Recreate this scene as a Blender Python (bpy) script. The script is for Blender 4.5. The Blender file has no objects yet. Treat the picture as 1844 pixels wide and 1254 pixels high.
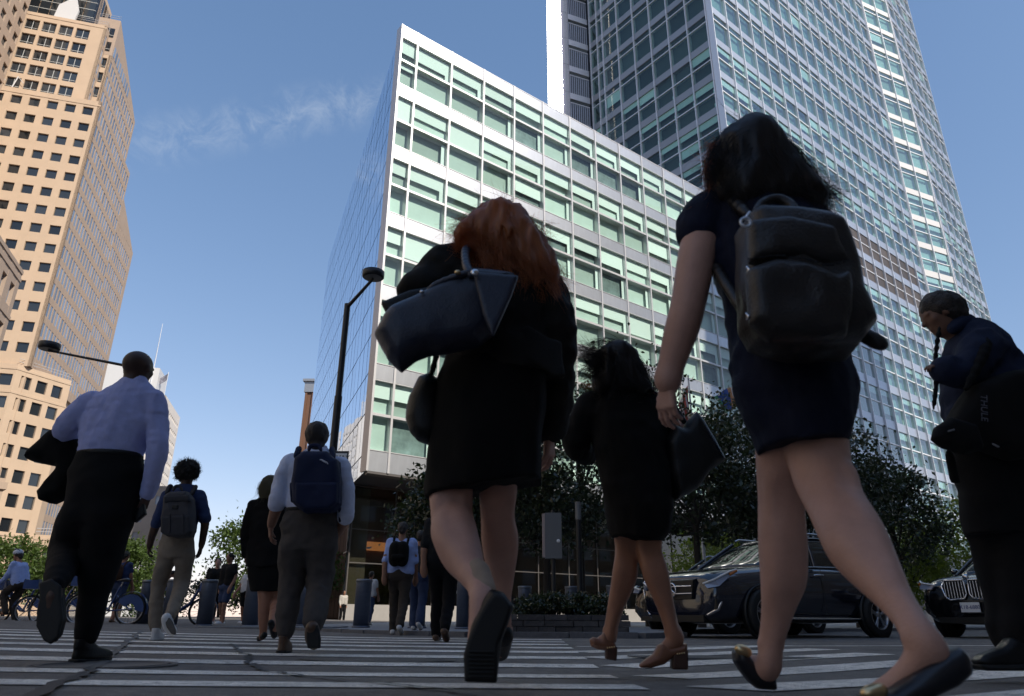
import bpy, math, random
import numpy as np
from mathutils import Matrix, Vector
random.seed(7); RNG = np.random.default_rng(7)
SC = bpy.context.scene
COL = SC.collection
R_ = math.radians
# ---------------------------------------------------------------- camera
CAM_H = 0.2
FPX = 1260.0
_th = math.atan((1114 - 627) / FPX); _ro = R_(0.35)
_R0 = np.array([1, 0, 0.]); _U0 = np.array([0, -math.sin(_th), math.cos(_th)]); _F = np.array([0, math.cos(_th), math.sin(_th)])
_R = math.cos(_ro) * _R0 + math.sin(_ro) * _U0
_U = -math.sin(_ro) * _R0 + math.cos(_ro) * _U0
cam_d = bpy.data.cameras.new('camera'); cam = bpy.data.objects.new('camera', cam_d); COL.objects.link(cam)
cam_d.sensor_width = 36; cam_d.lens = FPX / 1844 * 36; cam_d.clip_start = 0.05; cam_d.clip_end = 5000
cam.matrix_world = Matrix(((_R[0], _U[0], -_F[0], 0), (_R[1], _U[1], -_F[1], 0), (_R[2], _U[2], -_F[2], CAM_H), (0, 0, 0, 1)))
cam_d.dof.use_dof = True; cam_d.dof.focus_distance = 9.0; cam_d.dof.aperture_fstop = 4.0
SC.camera = cam
# ---------------------------------------------------------------- daylight
SUN_H = (0.75, -0.66); SUN_EL = 42
w = bpy.data.worlds.new('World'); SC.world = w; w.use_nodes = True
nt = w.node_tree; nt.nodes.clear()
out = nt.nodes.new('ShaderNodeOutputWorld'); bg = nt.nodes.new('ShaderNodeBackground')
sky = nt.nodes.new('ShaderNodeTexSky'); sky.sky_type = 'NISHITA'; sky.sun_disc = False
sky.sun_elevation = R_(SUN_EL); sky.sun_rotation = math.atan2(SUN_H[0], SUN_H[1])
sky.air_density = 1.0; sky.dust_density = 0.25; sky.ozone_density = 3.0
bg.inputs['Strength'].default_value = 0.15
nt.links.new(bg.outputs[0], out.inputs[0])
sun_d = bpy.data.lights.new('sun', 'SUN'); sun = bpy.data.objects.new('sun', sun_d); COL.objects.link(sun)
sun_d.energy = 3.3; sun_d.angle = R_(0.5); sun_d.color = (1.0, 0.93, 0.82)
_s = Vector((SUN_H[0] * math.cos(R_(SUN_EL)), SUN_H[1] * math.cos(R_(SUN_EL)), math.sin(R_(SUN_EL))))
sun.rotation_euler = _s.to_track_quat('Z', 'Y').to_euler()
vs = SC.view_settings; vs.view_transform = 'Standard'; vs.look = 'None'; vs.gamma = 1; vs.use_curve_mapping = False
vs.exposure = 0.75
SC.cycles.transparent_max_bounces = 16; SC.cycles.blur_glossy = 0.3

# ---------------------------------------------------------------- pixel geometry of the survey
def ray(px, py): return (px - 922) / FPX * _R + (627 - py) / FPX * _U + _F
def at(px, py, Y):
    r = ray(px, py); return np.array([0, 0, CAM_H]) + r * (Y / r[1])
def mpp(px, py, Y): return Y / ray(px, py)[1] / FPX           # metres per photo pixel at depth Y
def gz(x, y):                                                  # height of the worn, slightly crowned street
    t = min(max((y - 1.5) / 3.0, 0), 1); s = t * t * (3 - 2 * t)
    a = -(x + 1.5) * 1.2; l = (a if a > 30 else math.log1p(math.exp(a))) / 1.2
    return s * (-0.075 + 0.016 * min(l, 14))
# a faint wisp of cloud in the sky, a band between two directions
_a = ray(215, 268); _b = ray(700, 172); _a /= np.linalg.norm(_a); _b /= np.linalg.norm(_b)
_n = np.cross(_a, _b); _n /= np.linalg.norm(_n); _m = (_a + _b); _m /= np.linalg.norm(_m); _l = np.cross(_n, _m)
tc = nt.nodes.new('ShaderNodeTexCoord')
def vdot(v):
    d = nt.nodes.new('ShaderNodeVectorMath'); d.operation = 'DOT_PRODUCT'
    nt.links.new(tc.outputs['Generated'], d.inputs[0]); d.inputs[1].default_value = tuple(v); return d.outputs['Value']
def rng(val, a, b, c, d):
    m = nt.nodes.new('ShaderNodeMapRange'); m.interpolation_type = 'SMOOTHSTEP'
    nt.links.new(val, m.inputs[0])
    for i, q in enumerate((a, b, c, d)): m.inputs[i + 1].default_value = q
    return m.outputs[0]
def mth(op, a, b=None):
    m = nt.nodes.new('ShaderNodeMath'); m.operation = op
    for i, q in enumerate((a, b)):
        if q is None: continue
        if isinstance(q, (int, float)): m.inputs[i].default_value = q
        else: nt.links.new(q, m.inputs[i])
    return m.outputs[0]
acr = mth('ABSOLUTE', vdot(_n)); alo = vdot(_l); fwd = vdot(_m)
band = rng(acr, 0.0, 0.045, 1, 0)
lon = mth('MULTIPLY', rng(alo, -0.23, -0.12, 0, 1), rng(alo, 0.12, 0.24, 1, 0.0))
lon = mth('MULTIPLY', lon, rng(fwd, 0.5, 0.7, 0, 1))
nz = nt.nodes.new('ShaderNodeTexNoise'); nz.inputs['Scale'].default_value = 26; nz.inputs['Detail'].default_value = 8; nz.inputs['Roughness'].default_value = 0.68
nz.inputs['Distortion'].default_value = 0.6
nt.links.new(tc.outputs['Generated'], nz.inputs['Vector'])
msk = mth('MULTIPLY', mth('MULTIPLY', band, lon), rng(nz.outputs[0], 0.38, 0.74, 0, 0.30))
mx = nt.nodes.new('ShaderNodeMix'); mx.data_type = 'RGBA'
sp_ = nt.nodes.new('ShaderNodeSeparateColor'); cb_ = nt.nodes.new('ShaderNodeCombineColor'); nt.links.new(sky.outputs[0], sp_.inputs[0])
for i_, (pw_, ml_) in enumerate(((0.86, 0.80), (0.71, 0.90), (0.62, 1.13))): nt.links.new(mth('MULTIPLY', mth('POWER', sp_.outputs[i_], pw_), ml_), cb_.inputs[i_])
nt.links.new(msk, mx.inputs[0]); nt.links.new(cb_.outputs[0], mx.inputs[6]); mx.inputs[7].default_value = (2.6, 2.9, 3.3, 1)
nt.links.new(mx.outputs[2], bg.inputs[0])

# ---------------------------------------------------------------- materials
def mat(name, col, rough=0.6, metal=0.0, spec=0.5, var=0.0, vscale=8.0, bump=0.0, bscale=60.0, coat=0.0, rnd=0.0, trans=0.0, stretch=None):
    m = bpy.data.materials.new(name); m.use_nodes = True; n = m.node_tree; N = n.nodes; L = n.links
    p = N['Principled BSDF']; p.inputs['Base Color'].default_value = (*col, 1); p.inputs['Roughness'].default_value = rough
    p.inputs['Metallic'].default_value = metal; p.inputs['Specular IOR Level'].default_value = spec
    if coat: p.inputs['Coat Weight'].default_value = coat; p.inputs['Coat Roughness'].default_value = 0.03
    t = N.new('ShaderNodeTexCoord'); vec = t.outputs['Object']
    if stretch:
        mp = N.new('ShaderNodeMapping'); mp.inputs['Scale'].default_value = stretch; L.new(vec, mp.inputs[0]); vec = mp.outputs[0]
    src = None
    if var:
        z = N.new('ShaderNodeTexNoise'); z.inputs['Scale'].default_value = vscale; z.inputs['Detail'].default_value = 6; z.inputs['Roughness'].default_value = 0.65
        L.new(vec, z.inputs['Vector']); src = z.outputs[0]
        r = N.new('ShaderNodeMapRange'); r.inputs[1].default_value = 0.25; r.inputs[2].default_value = 0.75; r.inputs[3].default_value = 1 - var; r.inputs[4].default_value = 1 + var
        L.new(src, r.inputs[0]); src = r.outputs[0]
    if rnd:
        g = N.new('ShaderNodeNewGeometry'); o = N.new('ShaderNodeObjectInfo'); a = N.new('ShaderNodeMath'); a.operation = 'ADD'
        L.new(g.outputs['Random Per Island'], a.inputs[0]); L.new(o.outputs['Random'], a.inputs[1])
        f = N.new('ShaderNodeMath'); f.operation = 'FRACT'; L.new(a.outputs[0], f.inputs[0])
        r = N.new('ShaderNodeMapRange'); r.inputs[3].default_value = 1 - rnd; r.inputs[4].default_value = 1 + rnd; L.new(f.outputs[0], r.inputs[0])
        if src:
            q = N.new('ShaderNodeMath'); q.operation = 'MULTIPLY'; L.new(src, q.inputs[0]); L.new(r.outputs[0], q.inputs[1]); src = q.outputs[0]
        else: src = r.outputs[0]
    if src:
        v = N.new('ShaderNodeVectorMath'); v.operation = 'SCALE'; v.inputs[0].default_value = col; L.new(src, v.inputs['Scale']); L.new(v.outputs[0], p.inputs['Base Color'])
    if bump:
        z = N.new('ShaderNodeTexNoise'); z.inputs['Scale'].default_value = bscale; z.inputs['Detail'].default_value = 5; L.new(vec, z.inputs['Vector'])
        b = N.new('ShaderNodeBump'); b.inputs['Strength'].default_value = bump; b.inputs['Distance'].default_value = 0.02; L.new(z.outputs[0], b.inputs['Height']); L.new(b.outputs[0], p.inputs['Normal'])
    if trans:
        o = N['Material Output']; tr = N.new('ShaderNodeBsdfTranslucent'); mxs = N.new('ShaderNodeMixShader'); mxs.inputs[0].default_value = trans
        tr.inputs[0].default_value = (col[0] * 2.2, col[1] * 2.4, col[2] * 1.2, 1)
        L.new(p.outputs[0], mxs.inputs[1]); L.new(tr.outputs[0], mxs.inputs[2]); L.new(mxs.outputs[0], o.inputs[0])
    return m
def glass(name, tint, ior=1.5, rough=0.02, base=0.0):
    m = bpy.data.materials.new(name); m.use_nodes = True; N = m.node_tree.nodes; L = m.node_tree.links
    N.remove(N['Principled BSDF']); o = N['Material Output']
    t = N.new('ShaderNodeBsdfTransparent'); t.inputs[0].default_value = (*tint, 1)
    g = N.new('ShaderNodeBsdfGlossy'); g.inputs['Roughness'].default_value = rough
    f = N.new('ShaderNodeFresnel'); f.inputs[0].default_value = ior
    a = N.new('ShaderNodeMath'); a.operation = 'ADD'; a.inputs[1].default_value = base; a.use_clamp = True
    x = N.new('ShaderNodeMixShader'); L.new(f.outputs[0], a.inputs[0]); gm = N.new('ShaderNodeNewGeometry'); k = N.new('ShaderNodeMath'); k.operation = 'SUBTRACT'; k.use_clamp = True; L.new(a.outputs[0], k.inputs[0]); L.new(gm.outputs['Backfacing'], k.inputs[1]); L.new(k.outputs[0], x.inputs[0]); L.new(t.outputs[0], x.inputs[1]); L.new(g.outputs[0], x.inputs[2]); L.new(x.outputs[0], o.inputs[0])
    return m
def emit(name, col, s):
    m = bpy.data.materials.new(name); m.use_nodes = True; p = m.node_tree.nodes['Principled BSDF']
    p.inputs['Base Color'].default_value = (*col, 1); p.inputs['Emission Color'].default_value = (*col, 1); p.inputs['Emission Strength'].default_value = s
    return m

# ---------------------------------------------------------------- objects and meshes
def thing(name, label, cat, loc=(0, 0, 0), rz=0.0, group=None):
    o = bpy.data.objects.new(name, None); COL.objects.link(o); o.empty_display_size = 0.3
    o.location = loc; o.rotation_euler = (0, 0, rz); o['label'] = label; o['category'] = cat
    if group: o['group'] = group
    return o
def link(name, me, parent=None, loc=None, rz=None, kind=None, label=None, cat=None, group=None):
    o = bpy.data.objects.new(name, me); COL.objects.link(o)
    if parent: o.parent = parent
    if loc is not None: o.location = loc
    if rz: o.rotation_euler = (0, 0, rz)
    for k, v in (('kind', kind), ('label', label), ('category', cat), ('group', group)):
        if v: o[k] = v
    return o
def npmesh(name, V, Fq, m, smooth=False):                      # Fq: (n,3) or (n,4) int array
    me = bpy.data.meshes.new(name); V = np.asarray(V, np.float32); Fq = np.asarray(Fq, np.int32)
    me.vertices.add(len(V)); me.vertices.foreach_set('co', V.ravel())
    n, k = Fq.shape; me.loops.add(n * k); me.loops.foreach_set('vertex_index', Fq.ravel())
    me.polygons.add(n); me.polygons.foreach_set('loop_start', np.arange(0, n * k, k, dtype=np.int32)); me.polygons.foreach_set('loop_total', np.full(n, k, np.int32))
    if smooth: me.polygons.foreach_set('use_smooth', np.ones(n, bool))
    me.update(calc_edges=True); me.validate()
    if m: me.materials.append(m)
    return me
class MB:
    def __init__(s): s.v = []; s.f = []; s.mi = []; s.sm = []; s.cur = 0
    def add(s, vs, fs, sm=False):
        b = len(s.v); s.v += [tuple(map(float, q)) for q in vs]
        for f in fs: s.f.append(tuple(b + i for i in f)); s.mi.append(s.cur); s.sm.append(sm)
        return s
    def box(s, x0, x1, y0, y1, z0, z1, M=None):
        vs = [(x, y, z) for z in (z0, z1) for y in (y0, y1) for x in (x0, x1)]
        if M is not None: vs = [M @ Vector(q) for q in vs]
        return s.add(vs, [(0, 2, 3, 1), (4, 5, 7, 6), (0, 1, 5, 4), (2, 6, 7, 3), (0, 4, 6, 2), (1, 3, 7, 5)])
    def prism(s, poly, z0, z1):
        n = len(poly); a = sum(poly[i][0] * poly[(i + 1) % n][1] - poly[(i + 1) % n][0] * poly[i][1] for i in range(n))
        if a < 0: poly = poly[::-1]
        return s.add([(x, y, z0) for x, y in poly] + [(x, y, z1) for x, y in poly],
                     [tuple(range(n - 1, -1, -1)), tuple(range(n, 2 * n))] + [(i, (i + 1) % n, n + (i + 1) % n, n + i) for i in range(n)])
    def tube(s, pts, rad, n=8, cap=True, flat=1.0, sm=True):
        pts = [Vector(p) for p in pts]; rad = rad if hasattr(rad, '__len__') else [rad] * len(pts); rings = []
        up = Vector((0, 0, 1))
        for i, p in enumerate(pts):
            d = (pts[min(i + 1, len(pts) - 1)] - pts[max(i - 1, 0)]); d.normalize()
            a = d.cross(up if abs(d.z) < 0.95 else Vector((1, 0, 0))); a.normalize(); b = a.cross(d)
            rings.append([p + a * (math.cos(t * 2 * math.pi / n) * rad[i]) + b * (math.sin(t * 2 * math.pi / n) * rad[i] * flat) for t in range(n)])
        vs = [q for r in rings for q in r]; fs = []
        for i in range(len(pts) - 1):
            for j in range(n): fs.append((i * n + j, i * n + (j + 1) % n, (i + 1) * n + (j + 1) % n, (i + 1) * n + j))
        s.add(vs, fs, sm)
        if cap: s.add(rings[0], [tuple(range(n))]); s.add(rings[-1], [tuple(range(n - 1, -1, -1))])
        return s
    def lathe(s, prof, n=20, o=(0, 0, 0), axis='z', sm=True):
        vs = []
        for r, z in prof:
            for j in range(n):
                a = 2 * math.pi * j / n; c, d = r * math.cos(a), r * math.sin(a)
                p = (c, d, z) if axis == 'z' else ((c, z, d) if axis == 'y' else (z, c, d))
                vs.append((p[0] + o[0], p[1] + o[1], p[2] + o[2]))
        fs = []
        for i in range(len(prof) - 1):
            for j in range(n): fs.append((i * n + j, i * n + (j + 1) % n, (i + 1) * n + (j + 1) % n, (i + 1) * n + j))
        return s.add(vs, fs, sm)
    def mesh(s, name, *ms):
        me = bpy.data.meshes.new(name); me.from_pydata(s.v, [], s.f)
        for m in ms: me.materials.append(m)
        me.polygons.foreach_set('material_index', s.mi); me.polygons.foreach_set('use_smooth', s.sm); me.update(); return me
    def build(s, name, ms, parent=None, **k):
        ms = ms if isinstance(ms, (list, tuple)) else [ms]
        return link(name, s.mesh(name, *ms), parent, **k)
def boxmesh(name, m, x0, x1, y0, y1, z0, z1): return MB().box(x0, x1, y0, y1, z0, z1).mesh(name, m)
def dup(root, loc, rz=None, label=None):
    r = root.copy(); COL.objects.link(r); r.location = loc
    if rz is not None: r.rotation_euler = (0, 0, rz)
    if label: r['label'] = label
    for ch in list(root.children):
        c = ch.copy(); COL.objects.link(c); c.parent = r
        for g in ch.children:
            d = g.copy(); COL.objects.link(d); d.parent = c
    return r
class Field:
    """Collects many alike pieces of one thing; the largest in view become parts, the rest one joined part per kind."""
    cache = {}
    def __init__(s, root, lim=292): s.root = root; s.rec = []; s.lim = lim
    def add(s, name, box, m, loc, rz=0.0, rx=0.0, subs=()): s.rec.append((name, box, m, loc, rz, rx, subs))
    def _me(s, name, box, m):
        k = (name, tuple(round(q, 3) for q in box), m.name)
        if k not in s.cache: s.cache[k] = boxmesh(name, m, *box)
        return s.cache[k]
    def done(s):
        RM = s.root.matrix_basis if not s.root.parent else s.root.matrix_world
        RM = Matrix.Translation(s.root.location) @ s.root.rotation_euler.to_matrix().to_4x4()
        groups = {}
        for r in s.rec: groups.setdefault(r[0], []).append(r)
        for name, L in groups.items():
            def score(r):
                b = r[1]; p = RM @ (Vector(r[3]) + Vector((b[1] * 0.5, 0, b[5] * 0.5))); d = np.array(p) - np.array([0, 0, CAM_H]); wv = d @ _F
                if wv < 0.5: return -1
                x, y = 922 + FPX * (d @ _R) / wv, 627 - FPX * (d @ _U) / wv
                a = (b[1] - b[0]) * (b[5] - b[4]) / wv ** 2
                return a if (-60 < x < 1900 and -60 < y < 1300) else a * 1e-4
            L.sort(key=score, reverse=True)
            for r in L[:s.lim]:
                o = link(name, s._me(name, r[1], r[2]), s.root, r[3]); o.rotation_euler = (r[5], 0, r[4])
                for sn, sb, sm in r[6]: link(sn, s._me(sn, sb, sm), o)
            bulk = {}
            for r in L[s.lim:]:
                M = Matrix.Translation(r[3]) @ Matrix.Rotation(r[4], 4, 'Z') @ Matrix.Rotation(r[5], 4, 'X')
                for nm, bx, mm in [(name, r[1], r[2])] + list(r[6]):
                    bulk.setdefault((nm, mm.name), (MB(), mm))[0].box(*bx, M=M)
            for (nm, _), (mb, mm) in bulk.items():
                o = mb.build(nm, mm, s.root); o['kind'] = 'stuff'
# ================================================================ SETTING: ground and street surface
M_asphalt = mat('asphalt', (0.165, 0.15, 0.14), 0.85, var=0.35, vscale=3.0, bump=0.6, bscale=90)
def worn(name, base, over, lo, hi):
    m = mat(name, base, 0.85, bump=0.7, bscale=110); n = m.node_tree; N = n.nodes; L = n.links; p = N['Principled BSDF']; t = N.new('ShaderNodeTexCoord')
    def nz_(sc, det=6, ro=.65):
        z = N.new('ShaderNodeTexNoise'); z.inputs['Scale'].default_value = sc; z.inputs['Detail'].default_value = det; z.inputs['Roughness'].default_value = ro; L.new(t.outputs['Object'], z.inputs[0]); return z.outputs[0]
    def mr(v, a, b, c, d):
        r = N.new('ShaderNodeMapRange'); L.new(v, r.inputs[0])
        for i, q in enumerate((a, b, c, d)): r.inputs[i + 1].default_value = q
        return r.outputs[0]
    def mul(a, b):
        r = N.new('ShaderNodeMath'); r.operation = 'MULTIPLY'; L.new(a, r.inputs[0]); L.new(b, r.inputs[1]); return r.outputs[0]
    k = mul(mul(mr(nz_(170, 2), .3, .7, .55, 1.45), mr(nz_(1.1), .3, .7, .66, 1.28)), mr(nz_(9), .3, .7, .85, 1.15))
    x = N.new('ShaderNodeMix'); x.data_type = 'RGBA'; x.inputs[6].default_value = (*over, 1); x.inputs[7].default_value = (*base, 1)
    L.new(mr(nz_(22, 10, .75), lo, hi, 0, 1), x.inputs[0])
    v = N.new('ShaderNodeVectorMath'); v.operation = 'SCALE'; L.new(x.outputs[2], v.inputs[0]); L.new(k, v.inputs['Scale']); L.new(v.outputs[0], p.inputs['Base Color']); return m
M_asphalt = worn('worn_asphalt', (0.165, 0.15, 0.14), (0.115, 0.107, 0.10), .4, .6)
M_paint = worn('worn_paint', (0.80, 0.755, 0.69), (0.26, 0.24, 0.22), .37, .49)
M_pave = mat('pavement_concrete', (0.20, 0.21, 0.23), 0.8, var=0.2, vscale=2.5, bump=0.3, bscale=50)
M_granite = mat('kerb_granite', (0.13, 0.13, 0.14), 0.7, var=0.3, vscale=12, bump=0.3)
M_crack = mat('crack_tar', (0.012, 0.012, 0.013), 0.6)
M_iron = mat('cast_iron', (0.135, 0.125, 0.118), 0.8, metal=0.0, bump=0.5, bscale=40)
def sheet(name, xs, ys, dz, m, parent=None, kind=None):
    V = [(x, y, gz(x, y) + dz) for y in ys for x in xs]; n = len(xs)
    Fq = [(j * n + i, j * n + i + 1, (j + 1) * n + i + 1, (j + 1) * n + i) for j in range(len(ys) - 1) for i in range(n - 1)]
    return link(name, npmesh(name, V, Fq, m, True), parent, kind=kind)
M_patch = worn('tar_patch', (0.075, 0.07, 0.068), (0.12, 0.11, 0.10), .4, .6)
xs = np.concatenate([[-1600, -600, -200, -80], np.arange(-40, 40.1, 0.5), [80, 200, 600, 1600]])
ys = np.concatenate([[-1600, -400, -100, -30, -10, -3, 0], np.arange(0.5, 40, 0.5), [60, 100, 200, 500, 1600, 3000]])
ROAD = sheet('road', xs, ys, 0, M_asphalt, kind='structure')
def strip_poly(name, p, q, wd, m, parent, dz=0.004, n=14, jit=0.0):
    p = np.array(p, float); q = np.array(q, float); d = (q - p) / np.linalg.norm(q - p); nrm = np.array([-d[1], d[0]]); V = []; 
    for i in range(n + 1):
        c = p + (q - p) * i / n; j = nrm * (RNG.normal() * jit)
        for s in (-0.5, 0.5):
            e = c + nrm * wd * s + j; V.append((e[0], e[1], gz(*e) + dz))
    Fq = [(2 * i, 2 * i + 2, 2 * i + 3, 2 * i + 1) for i in range(n)]
    return link(name, npmesh(name, V, Fq, m), parent)
y0 = 2.42
for i, (y, wd) in enumerate([(2.78, .33), (3.72, .36), (4.75, .36), (5.7, .36), (6.65, .36), (7.6, .36), (8.55, .36), (9.5, .36), (10.45, .36)]):
    strip_poly('crosswalk_stripe', (-15, y + .03), (0.47 + 0.03 * i, y - .02), wd, M_paint, ROAD, n=40)
d40 = np.array([math.cos(R_(39)), math.sin(R_(39))]); n40 = np.array([-d40[1], d40[0]])
for i, o in enumerate((-2.35, -1.5, -0.7, 0.1, 0.9, 1.7, 2.5, 3.3)):
    p = np.array([1.06, 2.8]) + n40 * o - d40 * 0.4 + d40 * max(0, o) * 0.75
    strip_poly('crosswalk_stripe', p, p + d40 * 3.3, 0.36, M_paint, ROAD, n=16)
strip_poly('lane_line', (0.7, 8.0), (16, 11.4), 0.12, M_paint, ROAD, n=20)
strip_poly('road_crack', (-1.16, 1.8), (-5.6, 11.5), 0.05, M_crack, ROAD, dz=0.010, n=70, jit=0.02)
strip_poly('road_crack', (-1.3, 4.0), (0.3, 1.7), 0.026, M_crack, ROAD, dz=0.010, n=44, jit=0.012)
strip_poly('road_crack', (-2.7, 7.4), (-1.3, 4.0), 0.03, M_crack, ROAD, dz=0.010, n=40, jit=0.02)
for cx, cy, hw, hd, ag in ((-0.9, 5.15, .55, .28, 8), (1.6, 5.9, .8, .3, 30), (-4.2, 3.4, .6, .25, -6)):
    pts = [(cx + math.cos(a) * hw * RNG.uniform(.85, 1.1), cy + math.sin(a) * hd * RNG.uniform(.85, 1.1)) for a in np.linspace(0, 2 * math.pi, 13)[:-1]]
    link('tar_patch', npmesh('tar_patch', [(cx, cy, gz(cx, cy) + .007)] + [(x, y, gz(x, y) + .007) for x, y in pts], [(0, 1 + i, 1 + (i + 1) % 12) for i in range(12)], M_patch), ROAD)
mh = thing('manhole_cover', 'round dark iron manhole cover set in the crosswalk left of the cracked line', 'manhole cover', (-2.25, 4.25, gz(-2.25, 4.25) + 0.002))
MB().lathe([(0.0, 0.004), (0.30, 0.004), (0.30, 0.008), (0.33, 0.008)], 36).build('lid', M_iron, mh)
MB().lathe([(0.345, 0.0), (0.345, 0.006), (0.38, 0.006), (0.38, 0.0)], 36).build('rim', M_iron, mh)

# raised pavement in front of the glass wing
KP = [(-30, 18.5), (-9, 15.6), (-4.0, 14.4), (-2.4, 13.0), (-0.6, 11.7), (1.95, 11.6), (2.7, 12.2), (3.0, 15.2), (5, 17.2), (60, 58)]
pave = MB(); PZ = -0.005
poly = KP + [(120, 140), (-120, 140), (-120, 18.5)]
pave.prism(poly, -0.4, PZ); pave.build('pavement', M_pave, kind='structure')
kerb = MB()
kroot = link('kerb', MB().box(-9.2, -9.0, 15.5, 15.6, -0.35, -0.3).mesh('kerb', M_granite), kind='structure')
for a, b in zip(KP[1:-1], KP[2:]):
    a = np.array(a, float); b = np.array(b, float); L = min(np.linalg.norm(b - a), 26); d = (b - a) / np.linalg.norm(b - a); n = np.array([d[1], -d[0]]); k = 0
    while k < L - 0.05:
        l = min(1.5, L - k); c = a + d * k; ang = math.atan2(d[1], d[0])
        o = link('kerb_stone', Field.cache.setdefault(('kst', round(l, 2)), boxmesh('kerb_stone', M_granite, 0.01, l - 0.01, -0.16, 0.02, -0.3, 0.012 + PZ)), kroot, (c[0], c[1], RNG.uniform(-.006, .006)), ang); k += l
# tactile ramp paving
M_tact = mat('tactile_paving', (0.19, 0.20, 0.22), 0.8, var=0.2, vscale=3)
tact = link('tactile_paving', MB().box(-5.7, -3.6, 14.95, 16.6, -0.03, PZ + 0.004).mesh('tactile_paving', M_tact), kind='structure')
tm = boxmesh('paving_bar', M_tact, -0.07, 0.07, -0.35, 0.35, 0, 0.02)
for i in range(12):
    for j in range(2): link('paving_bar', tm, tact, (-5.6 + i * 0.18, 15.35 + j * 0.8, PZ + 0.004))

# ================================================================ glass wing (low building)
M_alu = mat('aluminium_panel', (0.53, 0.54, 0.565), 0.34, metal=0.75, rnd=0.10, var=0.08, vscale=2.5, stretch=(1, 1, .25))
M_mull = mat('aluminium_mullion', (0.60, 0.585, 0.58), 0.35, metal=0.4)
M_glass = glass('green_glass', (0.905, 0.958, 0.938), 1.5, 0.015, 0.02)
M_blind = mat('roller_blind', (0.78, 0.83, 0.80), 0.8, rnd=.10)
M_inner3 = mat('office_interior', (0.20, 0.25, 0.25), 0.85, rnd=0.5, var=.5, vscale=1.1)
M_inner = mat('inner_shade', (0.50, 0.58, 0.54), 0.85, rnd=0.3, var=.12, vscale=.5)
M_inner2 = mat('tower_inner', (0.26, 0.33, 0.32), 0.85, rnd=0.5)
M_mirror = mat('mirror_glass', (0.66, 0.76, 0.90), 0.015, metal=1.0, rnd=0.05)
M_dark = mat('dark_recess', (0.02, 0.022, 0.03), 0.6)
M_soffit = mat('soffit_metal', (0.10, 0.09, 0.085), 0.5, metal=0.3)
A1 = R_(37.5); A2 = R_(111.4)
P0 = at(660, 848, 40.0)
u1 = np.array([math.cos(A1), math.sin(A1)]); u2 = np.array([math.cos(A2), math.sin(A2)])
in1 = np.array([-u1[1], u1[0]])
wing = thing('office_building', 'low glass office wing with silver panels, green windows and a mirrored left side', 'building', (P0[0], P0[1], 0))
f = Field(wing)
def loc(o, u, x, y, z): i = np.array([-u[1], u[0]]); q = np.array(o) + u * x + i * y; return (q[0], q[1], z)
TOP = 41.4; SOF = 8.06; FH = 5.35; BW = 3.06
xe = [0.0, 1.36] + [1.36 + BW * k for k in range(1, 15)]
tops = [40.37 - FH * k for k in range(6)]
for k, zt in enumerate(tops):
    for x0, x1 in zip(xe[:-1], xe[1:]):
        w_ = x1 - x0
        ztop = TOP if k == 0 else tops[k - 1] - 4.33
        f.add('spandrel_panel', (0.02, w_ - 0.02, 0, 0.12, 0.02, ztop - zt - 0.02), M_alu, loc((0, 0), u1, x0, 0, zt))
        for row, (a, b) in enumerate(((zt - 2.06, zt - 0.05), (zt - 4.28, zt - 2.24))):
            h = b - a; subs = []
            q = RNG.random()
            if row == 0:
                d = h * (0.5 if q < 0.75 else RNG.uniform(0.35, 0.95))
                subs.append(('blind', (0.09, w_ - 0.09, 0.14, 0.16, h - d, h - 0.02), M_blind))
                if RNG.random() < 0.55 and w_ > 2: subs.append(('blind', (w_ - 0.42, w_ - 0.09, 0.14, 0.16, 0.02, h - d), M_blind))
            elif q < 0.5 and w_ > 2: subs.append(('blind', (w_ - 0.40, w_ - 0.09, 0.14, 0.16, 0.02, h - 0.02), M_blind))
            elif q > 0.9: subs.append(('blind', (0.09, w_ - 0.09, 0.14, 0.16, h * RNG.uniform(0.3, .8), h - 0.02), M_blind))
            f.add('window', (0.08, w_ - 0.08, 0, 0.025, 0, h), M_glass, loc((0, 0), u1, x0, 0.10, a), A1 + RNG.normal() * .006, RNG.normal() * .006, subs)
            if True:
                f.add('inner_shade', (0.05, w_ - 0.05, 0, 0.03, -0.1, h + 0.15), M_inner if RNG.random() < .86 else M_inner3, loc((0, 0), u1, x0, 0.40 + RNG.uniform(0, .2), a), A1)
        f.add('transom', (0.07, w_ - 0.07, -0.03, 0.62, 0, 0.17), M_mull, loc((0, 0), u1, x0, 0.0, zt - 2.235), A1)
        f.add('window_head', (0.07, w_ - 0.07, -0.02, 0.66, 0, 0.05), M_mull, loc((0, 0), u1, x0, 0.0, zt - 0.045), A1)
        f.add('sill', (0.07, w_ - 0.07, -0.03, 0.66, 0, 0.05), M_mull, loc((0, 0), u1, x0, 0.0, zt - 4.335), A1)
for z0, z1 in [(SOF, tops[5] - 4.34)]:
    for x0, x1 in zip(xe[:-1], xe[1:]): f.add('spandrel_panel', (0.02, x1 - x0 - 0.02, 0, 0.12, 0.02, z1 - z0 - 0.02), M_alu, loc((0, 0), u1, x0, 0, z0), A1)
f.rec = [r if r[0] != 'spandrel_panel' else (r[0], r[1], r[2], r[3], A1, 0, ()) for r in f.rec]
for x in xe: f.add('mullion', (-0.07, 0.07, -0.07, 0.70, SOF, TOP + 0.06), M_mull, loc((0, 0), u1, x, 0, 0), A1)
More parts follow.
